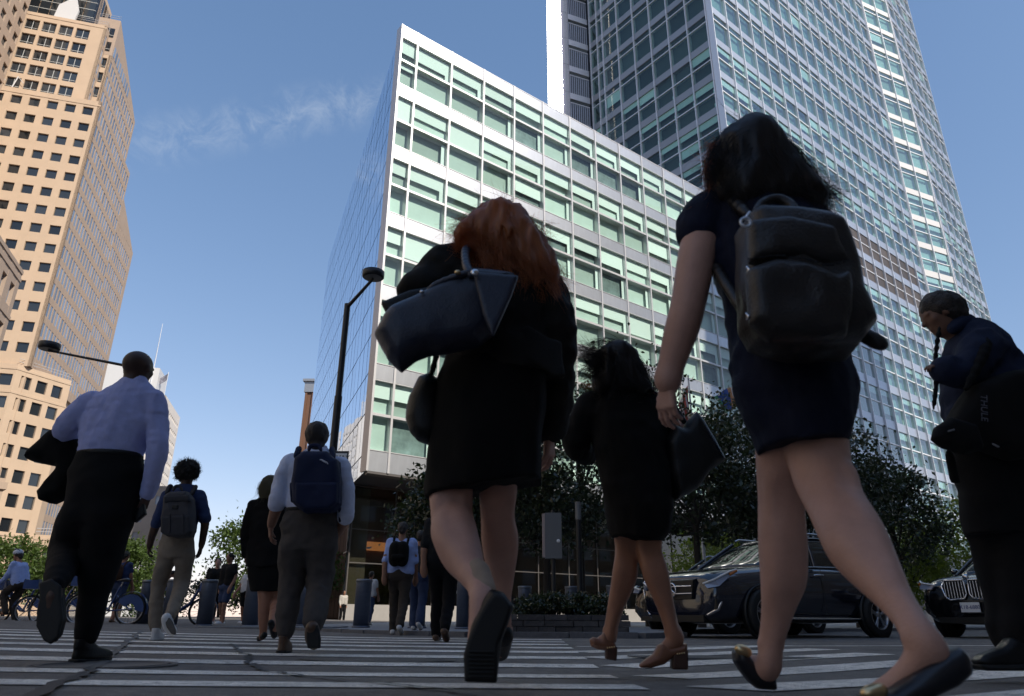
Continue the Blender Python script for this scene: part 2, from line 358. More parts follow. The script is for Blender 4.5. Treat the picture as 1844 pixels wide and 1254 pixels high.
# mirrored side
NC = 26; PW = 39.9 / NC; PH = FH / 2
for i in range(NC):
    for j in range(16):
        z1 = TOP - j * PH; z0 = max(z1 - PH, 0.15)
        if z1 < 0.3: continue
        if z1 < SOF + 0.4 and i * PW < 4.6: continue
        if z0 < SOF < z1 and i * PW < 4.6: z0 = SOF
        # local x runs back along the side; outward is to the left, so panels are laid from the far end
        f.add('mirror_panel', (0.045, PW - 0.045, -0.02, 0.04, 0.045, z1 - z0 - 0.045), M_mirror, loc((0, 0), u2, (i + 1) * PW, 0, z0), A2 + math.pi + RNG.normal() * 0.0012, RNG.normal() * 0.0012)
f.done()
# solid core behind the skins
def corner(a, b): return tuple(u1 * a + u2 * b)
cp = MB(); back = 39.8
poly = [tuple(u1 * 0.72 / math.sin(A2 - A1) * 0 + in1 * 0.75 + u2 * 0.0 + np.array([-u2[1], u2[0]]) * -0.06 * 0 + u2 * 0 + u1 * 0.28)]
c0 = in1 * 0.75 + u1 * (0.75 / math.tan(A2 - A1) + 0.07)
cE = in1 * 0.75 + u1 * (xe[-1])
poly = [tuple(c0), tuple(cE), tuple(cE + u2 * 38.0), tuple(c0 + u2 * 38.9)]
cp.prism(poly, SOF + 0.02, TOP - 0.06); cp.build('core', M_dark, wing)
MB().prism([tuple(u1 * 0.06), tuple(u1 * xe[-1]), tuple(cE), tuple(c0)], SOF - 0.12, SOF + 0.015).build('soffit', M_soffit, wing)
MB().prism([tuple(u1 * 0.02 + in1 * -0.02), tuple(u1 * xe[-1] + in1 * -0.02), tuple(u1 * xe[-1] + in1 * .7), tuple(u1 * .2 + in1 * .7)], TOP, TOP + 0.08).build('parapet_cap', M_mull, wing)
MB().prism([tuple(u1 * xe[-1] - in1 * 0.05), tuple(u1 * (xe[-1] + .3) - in1 * 0.05), tuple(cE + u2 * 38 + u1 * .3), tuple(cE + u2 * 38)], 0, TOP).build('end_wall', M_alu, wing)
# recessed lobby
M_lglass = glass('lobby_glass', (0.55, 0.55, 0.50), 1.5, 0.02, 0.05)
M_wood = mat('lobby_wood', (0.16, 0.075, 0.035), 0.5, var=0.25, vscale=2, stretch=(1, 1, .2))
M_stone = mat('lobby_stone', (0.30, 0.28, 0.26), 0.7, var=0.1, vscale=2)
M_strip = emit('lobby_light', (0.9, 0.36, 0.13), 0.45)
lo = u2 * 4.6
f2 = Field(wing)
for k in range(15):
    for a, b in ((0.95, 3.3), (3.36, 5.3), (5.36, SOF - .1)):
        f2.add('lobby_window', (0.03, 3.0 - 0.03, 0, 0.03, 0, b - a), M_lglass, loc(lo, u1, 0.15 + k * 3.0, 0.05, a), A1)
        f2.add('lobby_transom', (0.0, 3.0, -0.05, 0.1, 0, 0.06), M_soffit, loc(lo, u1, 0.15 + k * 3.0, 0.05, b), A1)
    f2.add('lobby_mullion', (-0.04, 0.04, -0.06, 0.12, 0.9, SOF - .12), M_soffit, loc(lo, u1, 0.15 + k * 3.0, 0.05, 0), A1)
f2.done()
def wpoly(o, pts): return [tuple(np.array(o) + u1 * a + in1 * b) for a, b in pts]
MB().prism(wpoly(lo, [(-0.1, 0.0), (46, 0.0), (46, 0.4), (0.0, 0.4)]), 0, 0.94).build('plinth', M_stone, wing)
MB().prism(wpoly(lo, [(0.4, 7.0), (46, 7.0), (46, 7.3), (0.4, 7.3)]), 0, SOF - .15).build('lobby_wall', M_wood, wing)
MB().prism(wpoly(lo, [(4.4, 6.7), (7.6, 6.7), (7.6, 6.9), (4.4, 6.9)]), 4.75, 5.35).build('lobby_light', M_strip, wing)
MB().prism(wpoly(lo, [(0.05, 0.25), (1.4, 0.25), (1.4, 1.4), (0.4, 1.4)]), 0.9, SOF - .13).build('lobby_column', M_stone, wing)

# ================================================================ glass tower
M_alu2 = mat('tower_spandrel', (0.45, 0.48, 0.54), 0.35, metal=0.6, rnd=0.06)
M_fin = mat('tower_fin', (0.80, 0.80, 0.82), 0.4, metal=0.3)
M_glass2 = glass('tower_glass', (0.80, 0.91, 0.90), 1.6, 0.015, 0.24)
M_louvre = mat('bronze_louvre', (0.085, 0.07, 0.062), 0.5, metal=0.3, rnd=0.25)
M_white = mat('white_panel', (0.60, 0.59, 0.58), 0.5, rnd=0.03)
C0 = at(1290, 100, 66.0)
twr = thing('skyscraper', 'tall glass tower with white vertical fins and two bronze louvre bands', 'building', (C0[0], C0[1], 0))
ft = Field(twr)
def floors_tower(top):
    L = []                                                     # (window zone z0, z1, kind)
    z = 51.6
    i = 0
    while z < top:
        L.append((z, z + 4.0, 'two' if i < 3 else 'thin')); z += 5.05; i += 1
    L += [(47.4, 50.5, 'brown'), (43.3, 46.3, 'brown')]
    z = 42.2
    while z > 8: L.append((z - 3.9, z, 'two')); z -= 5.0
    return sorted(L)
FL = floors_tower(146)
def tower_face(o, ang, xs_, brown=True, fins=True, dark=False, wm=None, sp=None, sub=True):
    u = np.array([math.cos(ang), math.sin(ang)])
    for q, (z0, z1, kd) in enumerate(FL):
        zn = FL[q + 1][0] if q + 1 < len(FL) else z1 + 1.05
        for x0, x1 in zip(xs_[:-1], xs_[1:]):
            w_ = x1 - x0
            ft.add('spandrel_panel', (0.03, w_ - 0.03, -0.05, 0.5, 0.0, zn - z1), sp or M_alu2, loc(o, u, x0, 0, z1), ang)
            if kd == 'brown' and brown and xs_[-1] - x0 > 3.2:
                hm = (z1 - z0) / 2
                for a in (z0 + 0.05, z0 + hm + 0.05): ft.add('louvre_panel', (0.06, w_ - 0.06, 0, 0.06, 0, hm - 0.12), M_louvre, loc(o, u, x0, 0.05, a), ang)
                ft.add('transom', (0.05, w_ - 0.05, -0.05, 0.3, 0, 0.12), M_fin, loc(o, u, x0, 0, z0 + hm - 0.06), ang)
                continue
            spl = z0 + (z1 - z0) * (0.5 if kd != 'thin' else 0.76)
            for row, (a, b) in enumerate(((spl + 0.07, z1), (z0, spl - 0.07))):
                h = b - a; subs = []; r = RNG.random()
                if row == 0 and kd != 'thin' and r < 0.62: subs.append(('blind', (0.1, w_ - 0.1, 0.05, 0.07, h * RNG.choice([.35, .5, .5, .6]), h), M_blind))
                if r < 0.3 and kd != 'thin': subs.append(('blind', (w_ - 0.4, w_ - 0.1, 0.05, 0.07, 0, h * .35), M_blind))
                if row == 1 and r > 0.93: subs.append(('blind', (0.1, w_ - 0.1, 0.05, 0.07, h * .4, h), M_blind))
                ft.add('window', (0.05, w_ - 0.05, 0, 0.03, 0, h), wm or M_glass2, loc(o, u, x0, 0.06, a), ang + RNG.normal() * .004, RNG.normal() * .004, subs)
            if sub: ft.add('inner_shade', (0.02, w_ - 0.02, 0, 0.03, 0, z1 - z0), (M_inner if sp is M_white else M_inner2) if not dark else M_idark, loc(o, u, x0, 0.5, z0), ang)
            ft.add('transom', (0.05, w_ - 0.05, -0.04, 0.3, 0, 0.14), M_fin, loc(o, u, x0, 0, spl - 0.07), ang)
    if fins:
        for x in xs_: ft.add('fin', (-0.045, 0.045, -0.22, 0.6, 6, FL[-1][1] + 1), M_fin, loc(o, u, x, 0, 0), ang)
M_alu3 = mat('shaded_spandrel', (0.36, 0.36, 0.37), 0.45, metal=0.5, rnd=0.08)  # darker spandrel copy for the left face, its shade put into the colour
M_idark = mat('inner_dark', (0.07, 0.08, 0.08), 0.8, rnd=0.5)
AF = R_(38.5); uf = np.array([math.cos(AF), math.sin(AF)])
tower_face((0, 0), AF, [0.0] + [0.25 + 2.95 * k for k in range(1, 18)])
Lm = 0.25 + 2.95 * 17
AS = R_(24); us = np.array([math.cos(AS), math.sin(AS)])
o2 = uf * Lm + np.array([-uf[1], uf[0]]) * 0.0
tower_face(o2, AS, [0.3, 3.8, 7.3], brown=False, fins=True, sp=M_white)
o3 = o2 + us * 7.6
AR = R_(41); ur = np.array([math.cos(AR), math.sin(AR)])
tower_face(o3, AR, [2.95 * k for k in range(6)], brown=False)
o4 = o3 + ur * 2.95 * 5
AL = R_(127.5 - 180); ul = np.array([math.cos(AL), math.sin(AL)])
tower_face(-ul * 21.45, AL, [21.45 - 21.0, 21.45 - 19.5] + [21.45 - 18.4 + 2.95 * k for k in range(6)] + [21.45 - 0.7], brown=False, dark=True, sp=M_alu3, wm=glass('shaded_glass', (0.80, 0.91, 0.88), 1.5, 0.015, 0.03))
# bright return face that throws the sun back at the camera
M_sunm = mat('polished_panel', (0.86, 0.86, 0.86), 0.13, metal=0.9)
M_sunm2 = mat('satin_panel', (0.80, 0.80, 0.80), 0.30, metal=0.8)
AG = R_(21.8); ug = np.array([math.cos(AG), math.sin(AG)])
og = -ul * 21.45
for q, (z0, z1, kd) in enumerate(FL):
    if z0 < 36: continue
    zn = FL[q + 1][0] if q + 1 < len(FL) else z1 + 1
    ft.add('polished_panel', (-6.95, -3.45, -0.06, 0.3, 0.03, zn - z0 - 0.03), M_sunm, loc(og, ug, 0, 0, z0), AG)
    ft.add('white_panel', (-3.4, -0.1, -0.02, 0.3, 0.0, zn - z1), M_sunm2, loc(og, ug, 0, 0, z1), AG)
    ft.add('louvre_panel', (-3.35, -0.2, 0.1, 0.15, 0, z1 - z0), M_idark, loc(og, ug, 0, 0, z0), AG)
    for k in range(10): ft.add('louvre_slat', (-3.35 + k * .33, -3.2 + k * .33, 0.0, 0.1, 0, z1 - z0 - .8), M_alu2, loc(og, ug, 0, 0, z0), AG)
    ft.add('transom', (-3.35, -0.2, -0.02, 0.12, 0, 0.12), M_fin, loc(og, ug, 0, 0, z1 - 0.75), AG)
ft.done()
TT = FL[-1][1] + 1
def inn(p, u, d): return np.array(p) + np.array([-u[1], u[0]]) * d
q = [inn((0, 0), uf, .62) + uf * .62, inn(o2, uf, .62), inn(o3, us, .62), inn(o4, ur, .62), inn(o4, ur, 30), og - ug * 6.9 + np.array([2.2, 30.]), inn(og - ug * 6.9, ug, .35), inn(og, ug, .35) - ug * .1, inn(og, ul, .62) + ul * .2]
MB().prism([tuple(a) for a in q], 0, TT - 0.2).build('core', M_dark, twr)
MB().prism([tuple(a) for a in (inn(og - ug * 7.02, ug, -.16), inn(og - ug * 6.92, ug, -.16), og - ug * 6.9 + np.array([2.2, 30.]), og - ug * 7.0 + np.array([2.2, 30.]))], 0, TT).build('end_wall', M_fin, twr)
# ================================================================ sandstone tower and other buildings on the left
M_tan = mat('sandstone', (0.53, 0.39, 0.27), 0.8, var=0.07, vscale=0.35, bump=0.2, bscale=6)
M_tan2 = mat('shaded_sandstone', (0.40, 0.30, 0.225), 0.8, var=0.07, vscale=0.35)  # darker sandstone copy, shade of the side faces put into its colour
M_pane = mat('dark_window', (0.025, 0.03, 0.035), 0.06, spec=0.8, rnd=0.6)
M_pane2 = mat('sky_blue_window', (0.20, 0.25, 0.33), 0.08, spec=0.9, rnd=0.3)  # blue of the reflected sky put into the pane colour
M_wfr = mat('window_frame', (0.55, 0.55, 0.52), 0.5)
M_greyst = mat('grey_stone', (0.27, 0.25, 0.23), 0.85, var=0.12, vscale=0.3)
M_pale = mat('pale_stone', (0.62, 0.57, 0.52), 0.8, var=0.06, vscale=0.2)
M_brick = mat('brown_cladding', (0.17, 0.085, 0.05), 0.7, var=0.2, vscale=1.5, stretch=(3, 3, .15))
M_metal = mat('grey_metal', (0.35, 0.36, 0.38), 0.45, metal=0.5)
M_rail = mat('rail_metal', (0.7, 0.7, 0.7), 0.4, metal=0.5)
def uv(a): return np.array([math.cos(a), math.sin(a)])
def stone_face(F, W, o, ang, L, z0, z1, xc, zc, ww, wh, pm, frame=False, band=None, dep=.33):
    u = uv(ang); i_ = np.array([-u[1], u[0]])
    M = Matrix.Translation((o[0], o[1], 0)) @ Matrix.Rotation(ang, 4, 'Z')
    xc = sorted(x for x in xc if ww / 2 + .1 < x < L - ww / 2 - .1); zc = sorted(z for z in zc if z0 + wh / 2 + .1 < z < z1 - wh / 2 - .1)
    e = 0.0
    for x in xc: W.box(e, x - ww / 2, 0, 0.5, z0, z1, M); e = x + ww / 2
    W.box(e, L, 0, 0.5, z0, z1, M)
    for x in xc:
        e = z0
        for z in zc: W.box(x - ww / 2, x + ww / 2, 0.02, 0.5, e, z - wh / 2, M); e = z + wh / 2
        W.box(x - ww / 2, x + ww / 2, 0.02, 0.5, e, z1, M)
        for z in zc:
            subs = []
            if frame: subs = [('mullion', (-0.04, 0.04, -0.05, 0, -wh / 2, wh / 2), M_wfr), ('transom', (-ww / 2, ww / 2, -0.06, -0.01, -wh * .28, -wh * .28 + .08), M_wfr)]
            q = np.array(o) + u * x + i_ * dep
            F.add('window', (-ww / 2, ww / 2, 0, 0.04, -wh / 2, wh / 2), pm, (q[0], q[1], z), ang, 0, subs)
    for z in (band or []): W.box(-0.06, L + 0.06, -0.07, 0, z, z + 0.35, M)
A = R_(15.3); B = R_(105.3); uA = uv(A); uB = uv(B)
C1 = at(183, 184, 110); O = C1[:2]
tan = thing('office_tower', 'sandstone office tower with stepped blocks and square dark windows, tallest on the left', 'building', (O[0], O[1], 0))
F = Field(tan); W = MB(); W2 = MB()
rows = [91.0 - 3.76 * k for k in range(24)]
LL = 34.0
stone_face(F, W, -uA * LL, A, LL, 38.9, 93.55, [LL - 1.95 - 3.03 * k for k in range(11)], rows, 1.82, 1.82, M_pane, band=[92.4])
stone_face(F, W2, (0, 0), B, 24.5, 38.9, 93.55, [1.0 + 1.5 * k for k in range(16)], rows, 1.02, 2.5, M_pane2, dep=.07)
W.prism([tuple(-uA * LL + uB * .5), tuple(-uA * .5 + uB * .5), tuple(-uA * .5 + uB * 24.4), tuple(-uA * LL + uB * 24.4)], 0, 93.5)
# upper setback
s2 = -uA * 2.9 + uB * 0.8; r2 = [112.0 - 2.3 - 3.62 * k for k in range(5)]
stone_face(F, W, s2 - uA * 32, A, 32, 93.55, 112.8, [32 - 1.0 - 2.98 * k for k in range(11)], r2, 2.45, 2.5, M_pane, True, [112.0])
stone_face(F, W2, s2, B, 5, 93.55, 112.8, [0.8 + 1.5 * k for k in range(3)], r2, 1.02, 2.5, M_pane2, dep=.07)
W.prism([tuple(s2 - uA * 32 + uB * .5), tuple(s2 - uA * .5 + uB * .5), tuple(s2 - uA * .5 + uB * 5), tuple(s2 - uA * 32 + uB * 5)], 93, 112.7)
def wedge(W, o, L, back, z0, za, zb):                           # block whose roof falls from za at the front to zb at the back
    a, b, c, d = o - uA * back, o, o + uB * L, o + uB * L - uA * back
    W.add([(*a, z0), (*b, z0), (*c, z0), (*d, z0), (*a, za), (*b, za), (*c, zb), (*d, zb)], [(0, 3, 2, 1), (4, 5, 6, 7), (0, 1, 5, 4), (1, 2, 6, 5), (2, 3, 7, 6), (3, 0, 4, 7)])
s3 = uB * 2.8 - uA * 1.5
stone_face(F, W, s3 - uA * 4, A, 4, 90, 107.3, [2.4], [105.2, 101.5, 97.8], 2.0, 2.5, M_pane, True)
stone_face(F, W2, s3, B, 21.8, 93.55, 107.3, [0.9 + 1.5 * k for k in range(14)], [105.0 - 3.7 * k for k in range(4)], 1.02, 2.5, M_pane2, dep=.07)
W.prism([tuple(s3 - uA * 4 + uB * .5), tuple(s3 - uA * .5 + uB * .5), tuple(s3 - uA * .5 + uB * 21.7), tuple(s3 - uA * 4 + uB * 21.7)], 90, 107.2)
wedge(W2, s3, 21.8, 4, 107.3, 116.6, 107.4)
for k in range(2): F.add('window', (-1.0, 1.0, 0, .05, -1.2, 1.2), M_pane, (*(s3 - uA * 1.6 - uB * .04), 109.4 + 3.6 * k), A, 0, [('mullion', (-.04, .04, -.05, 0, -1.2, 1.2), M_wfr), ('transom', (-1, 1, -.06, -.01, -.7, -.62), M_wfr)])
for k in range(9): F.add('window', (-.45, .45, 0, .05, -1.2, 1.2), M_pane2, (*(s3 + uB * (1 + 1.5 * k) + uA * .045), 108.9), B)
s5 = uB * 24.5 - uA * 1.5
stone_face(F, W2, s5, B, 19.7, 0, 83.2, [0.8 + 1.5 * k for k in range(12)], [r for r in rows if r < 81], 1.02, 2.5, M_pane2, dep=.07)
W.prism([tuple(s5 - uA * 20), tuple(s5 - uA * .5), tuple(s5 - uA * .5 + uB * 19.7), tuple(s5 - uA * 20 + uB * 19.7)], 0, 83.1)
wedge(W2, s5, 19.7, 6, 83.2, 91.6, 83.3)
# glass crown
s4 = s2 - uA * 4.2 + uB * 3.0
W.prism([tuple(s4 - uA * 26 + uB * .4), tuple(s4 + uB * .4), tuple(s4 + uB * 8), tuple(s4 - uA * 26 + uB * 8)], 112, 126)
for k in range(12):
    for j in range(7):
        q = s4 - uA * (2.0 * k + 1.95); F.add('crown_window', (0.06, 1.9, 0, 0.05, 0, 1.9), M_pane, (q[0], q[1], 112.9 + 2.0 * j), A)
for j in range(8):
    q = s4 - uA * 26; F.add('crown_transom', (0, 26.1, -0.05, 0.2, 0, 0.1), M_wfr, (q[0], q[1], 112.8 + 2.0 * j), A)
for k in range(6):
    q = s4 + uB * (.1 + 1.3 * k); F.add('crown_window', (0.06, 1.2, 0, 0.05, 0, 12), M_pane, (q[0], q[1], 112.9), B)
# white sail on the terrace and rails
q0 = s2 - uA * 10.4 + uB * 1.2; q1 = s2 - uA * 6.6 + uB * 1.2
MB().add([(*q0, 112.8), (*q1, 112.8), (*(q1 + uA * .3), 116.5), (*((q0 + q1) / 2 + uA * 1.1), 120), (*(q0 + uA * .4), 117)] + [(*(p + uB * .5), z) for p, z in ((q0, 112.8), (q1, 112.8), (q1 + uA * .3, 116.5), ((q0 + q1) / 2 + uA * 1.1, 120), (q0 + uA * .4, 117))],
    [(0, 1, 2, 3, 4), (9, 8, 7, 6, 5), (0, 5, 6, 1), (1, 6, 7, 2), (2, 7, 8, 3), (3, 8, 9, 4), (4, 9, 5, 0)]).build('terrace_screen', M_white, tan)
R = MB()
for a, b, z in ((s2 - uA * 6, s2, 112.8), (s2, s2 + uB * 4.8, 112.8), (s3 - uA * 4, s3, 116.6)):
    for h in (.5, 1.0): R.tube([(*a, z + h), (*b, z + h)], .04, 5)
R.build('railing', M_rail, tan)
for k in (3.6, 6.6):
    q = s2 - uA * (k + 9) - uB * .5
    MB().tube([(*q, 93.5), (*(q + uA * .5), 96.3)], .12, 6).tube([(*(q + uA * .5), 96.3), (*(q + uA * 1.7), 95.0)], .05, 5).build('davit_arm', M_white, tan)
# podium with chamfered corner
A7 = R_(66); u7 = uv(A7); c7 = -uA * 1.55 - uB * 0.7
rows7 = [36.2 - 3.78 * k for k in range(9)]
stone_face(F, W, c7 - uA * 32, A, 32, 0, 38.9, [32 - 1.3 - 3.03 * k for k in range(10)], rows7, 1.95, 1.95, M_pane, band=[38.0, 34.0, 11.9])
stone_face(F, W, c7, A7, 9.4, 0, 38.9, [1.9, 4.6, 7.3], rows7, 1.75, 2.1, M_pane, band=[38.0, 34.0, 11.9])
e7 = c7 + u7 * 9.4
W.prism([tuple(c7 - uA * 32 + uB * .5), tuple(c7 - uA * .3 + uB * .5), tuple(e7 - uA * .5), tuple(e7 - uA * 3 + uB * 8), tuple(-uA * 30 + uB * 8)], 0, 38.8)
b8 = e7 + uA * 0.2
stone_face(F, W, b8, A, 5, 0, 12.5, [2.5], [9.5], 1.7, 2.0, M_pane, band=[11.7])
W.prism([tuple(b8 + uB * .5), tuple(b8 + uA * 5 + uB * .5), tuple(b8 + uA * 5 + uB * 9), tuple(b8 + uB * 9)], 0, 12.4)
R = MB()
for h in (.5, 1.0): R.tube([(*b8, 12.5 + h), (*(b8 + uA * 5), 12.5 + h)], .05, 5).tube([(*c7, 38.9 + h), (*e7, 38.9 + h)], .04, 5)
R.build('railing', M_rail, tan)
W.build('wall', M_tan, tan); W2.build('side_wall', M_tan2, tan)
F.done()
# neighbouring block that juts forward at the top left corner
J = O - uA * 16.9
jb = thing('office_block', 'brown stone block rising out of the top left corner, in front of the sandstone tower', 'building', (J[0], J[1], 0))
F = Field(jb); W = MB()
stone_face(F, W, -uB * 16, B, 16, 40, 140, [15 - 2.9 * k for k in range(5)], [138 - 3.75 * k for k in range(26)], 1.7, 1.9, M_pane)
W.prism([tuple(-uB * 16 - uA * 12), tuple(-uB * 16 - uA * .5), tuple(-uA * .5 - uB * .05), tuple(-uA * 12 - uB * .05)], 0, 140)
W.build('wall', M_tan2, jb); F.done()
# low block at the left edge
K = at(42, 487, 60); kb = thing('office_block', 'brown stone block cut by the left edge of the photo with a corniced roof line', 'building', (K[0], K[1], 0))
F = Field(kb); W = MB(); BK = R_(109)
uK = uv(BK)
stone_face(F, W, -uK * 24, BK, 24, 0, K[2], [22.6 - 2.3 * k for k in range(9)], [K[2] - 3.1 - 3.9 * k for k in range(7)], 1.15, 2.1, M_pane2, band=[K[2] - .5, K[2] - 1.3, K[2] - 5.2])
nK = np.array([-uK[1], uK[0]])
W.prism([tuple(-uK * 24 + nK * .5), tuple(nK * .5), tuple(nK * 14), tuple(-uK * 24 + nK * 14)], 0, K[2] - .1)
W.build('wall', M_tan2, kb); F.done()
K = at(11, 862, 52); kb = thing('stone_pavilion', 'small brown stone corner at the left edge below the corniced block', 'building', (K[0], K[1], 0))
MB().prism([(0, 0), (-10, -12), (-18, -6), (-8, 8)], 0, K[2]).build('wall', M_tan2, kb)
MB().prism([(.25, 0), (-10, -12.3), (-18.3, -6), (-8, 8.3)], K[2] - .8, K[2] - .3).build('cornice', M_tan2, kb)
# far pale tower
K = at(299, 712, 230); pt = thing('office_tower', 'far pale tower with a white roof house and mast, behind the lilac-shirted man', 'building', (K[0], K[1], 0))
F = Field(pt); W = MB(); ZK = K[2]
stone_face(F, W, -uA * 26, A, 26, 0, ZK, [2 + 3 * k for k in range(8)], [ZK - 4 - 3.9 * k for k in range(12)], 1.8, 2.0, M_pane2)
stone_face(F, W, (0, 0), B, 30, 0, ZK, [1.4 + 2.6 * k for k in range(11)], [ZK - 4 - 3.9 * k for k in range(17)], 1.7, 1.5, M_pane2)
W.prism([tuple(-uA * 26 + uB * .5), tuple(-uA * .5 + uB * .5), tuple(-uA * .5 + uB * 30), tuple(-uA * 26 + uB * 30)], 0, ZK - .1)
W.build('wall', M_pale, pt); F.done()
MB().prism([tuple(-uA * 27), tuple(-uA * 3.5), tuple(-uA * 3.5 + uB * 14), tuple(-uA * 27 + uB * 14)], ZK, ZK + 9.5).build('roof_house', M_white, pt)
MB().tube([(*(-uA * 5.5), ZK), (*(-uA * 5.5), ZK + 26)], [.3, .08], 6).build('mast', M_rail, pt)
fp = thing('flag', 'small striped flag flying on the roof of the far pale tower', 'flag', (K[0] - uA[0] * 1.0 + uB[0] * 2, K[1] - uA[1] * 1.0 + uB[1] * 2, ZK))
MB().tube([(0, 0, 0), (0, 0, 9)], .12, 6).build('pole', M_rail, fp)
M_flag = mat('striped_flag', (0.20, 0.20, 0.24), 0.8, var=0.6, vscale=1.2)
V = [(-i * .8, math.sin(i * .9) * .3, 8.6 - i * .55 - j * .6) for j in range(5) for i in range(6)]
MB().add(V + [(x, y + .08, z) for x, y, z in V], [(j * 6 + i, j * 6 + i + 1, (j + 1) * 6 + i + 1, (j + 1) * 6 + i) for j in range(4) for i in range(5)] + [(30 + j * 6 + i, 30 + (j + 1) * 6 + i, 30 + (j + 1) * 6 + i + 1, 30 + j * 6 + i + 1) for j in range(4) for i in range(5)]).build('cloth', M_flag, fp)
# grey stone block lower down
K = at(305, 876, 160); gs = thing('stone_building', 'grey stone building with small windows, below the far pale tower', 'building', (K[0], K[1], 0))
F = Field(gs); W = MB()
stone_face(F, W, -uA * 24, A, 24, 0, K[2], [22.3 - 3.4 * k for k in range(6)], [K[2] - 3.2 - 4.0 * k for k in range(6)], 1.3, 1.9, M_pane2, band=[K[2] - .4])
W.prism([tuple(-uA * 24 + uB * .5), tuple(uB * .5), tuple(uB * 15), tuple(-uA * 24 + uB * 15)], 0, K[2] - .1)
W.build('wall', M_greyst, gs); F.done()
# little white gabled building with slit windows
K = at(254, 1012, 110); wb = thing('gabled_building', 'small white gabled building with a row of narrow slit windows', 'building', (K[0], K[1], 0))
ZK = K[2]
W = MB().prism([tuple(-uA * 4.4), (0, 0), tuple(uB * 7), tuple(uB * 7 - uA * 4.4)], 0, ZK); W.build('wall', M_white, wb)
rf = MB(); a, b, c, d = -uA * 4.7 - uB * .3, uA * .3 - uB * .3, uA * .3 + uB * 7.2, -uA * 4.7 + uB * 7.2; r0, r1 = -uA * 3.4 - uB * .3, -uA * 3.4 + uB * 7.2
rf.add([(*a, ZK), (*b, ZK), (*c, ZK), (*d, ZK), (*r0, ZK + 3.2), (*r1, ZK + 3.2)], [(0, 1, 4), (1, 2, 5, 4), (2, 3, 5), (3, 0, 4, 5), (0, 3, 2, 1)]); rf.build('roof', M_pale, wb)
wm = boxmesh('window', M_pane, -.15, .15, -.05, .1, 0, 2.6)
for k in range(4):
    q = -uA * (3.2 - k * .75) - uB * .02; link('window', wm, wb, (q[0], q[1], ZK - 4.2), A)
# brown clad tower behind the mirrored wall
K = at(553, 684, 110); hb = thing('brown_tower', 'narrow brown clad building with a grey cap just left of the mirrored wall', 'building', (K[0], K[1], 0))
MB().box(0, 7, 0, 7, 0, K[2] - 2.2).build('wall', M_brick, hb)
for k in range(6): link('rib', Field.cache.setdefault('rib', boxmesh('rib', M_brick, 0, .35, -.2, -.003, 0, K[2] - 2.3)), hb, (k * 1.15, 0, 0))
MB().box(-.2, 7.2, -.3, 7.2, K[2] - 2.2, K[2] - .4).build('cap', M_metal, hb)
MB().box(-.5, 7.4, -.6, 7.4, K[2] - .4, K[2]).build('roof', M_metal, hb)
# blocks behind the viewer: they shade the street and show in the glass
s_ = np.array(SUN_H) / np.hypot(*SUN_H); lat = np.array([-s_[1], s_[0]])
M_back = mat('back_block', (0.17, 0.15, 0.13), 0.8, var=0.15, vscale=.3)
def back_block(l0, l1, q, dep, hgt, label):
    c = s_ * q + lat * l0; ang = math.atan2(lat[1], lat[0])
    t = thing('office_block', label, 'building', (c[0], c[1], 0), ang)
    L = l1 - l0
    MB().box(0, L, -dep, -.3, 0, hgt).build('wall', M_back, t)
    Fb = Field(t, 60)
    n = int(L // 3.6)
    for i in range(n):
        for j in range(int(hgt // 4)): Fb.add('window', (0, 2.2, 0, .06, 0, 2.2), M_pane2, (i * 3.6 + .9, -.3, j * 4 + 1.2))
    Fb.done()
back_block(-45, 54, 21, 18, 46, 'dark office block across the street behind the viewer, shading the crossing')
back_block(57, 95, 21, 20, 76, 'taller dark office block behind the viewer that shades the base of the glass tower')

# unseen pale frontage added beside the viewer to bounce warm sun onto the street
lf = thing('office_block', 'long unseen stone frontage added left of the viewer to bounce sunlight', 'building', (-37, 33, 0), math.atan2(-63, 7))  # west side
M_front = mat('bounce_frontage', (0.56, 0.48, 0.38), 0.8, var=0.08, vscale=.3)
MB().box(0, 63, -14, -.35, 0, 46).build('wall', M_front, lf)
Fb = Field(lf, 100)
for i in range(17):
    for j in range(10): Fb.add('window', (0, 1.6, 0, .06, 0, 2.1), M_pane2, (i * 3.6 + 1, -.36, j * 4.2 + 1.4))
Fb.done()
# ================================================================ street furniture
M_bollard = mat('bollard_steel', (0.115, 0.135, 0.18), 0.42, metal=0.55, var=0.12, vscale=3, stretch=(1, 1, 6))
M_black = mat('black_paint', (0.012, 0.012, 0.014), 0.4)
M_whitep = mat('white_paint', (0.75, 0.75, 0.75), 0.5)
M_grey = mat('grey_paint', (0.16, 0.16, 0.16), 0.5)
def onpave(px, Y): p = at(px, 1100, Y); return p[0], Y
bm = [MB().lathe([(0.0, 0.0), (0.172, 0.0), (0.172, 0.93)], 24).mesh('post', M_bollard), MB().lathe([(0.172, 0.93), (0.180, 0.932), (0.180, 0.985), (0.165, 1.0), (0.0, 1.0)], 24).mesh('cap', mat('bollard_cap', (0.17, 0.185, 0.21), 0.4, metal=0.6)), MB().lathe([(0.172, 0.0), (0.2, 0.0), (0.2, 0.03), (0.172, 0.04)], 24).mesh('base_ring', M_bollard)]
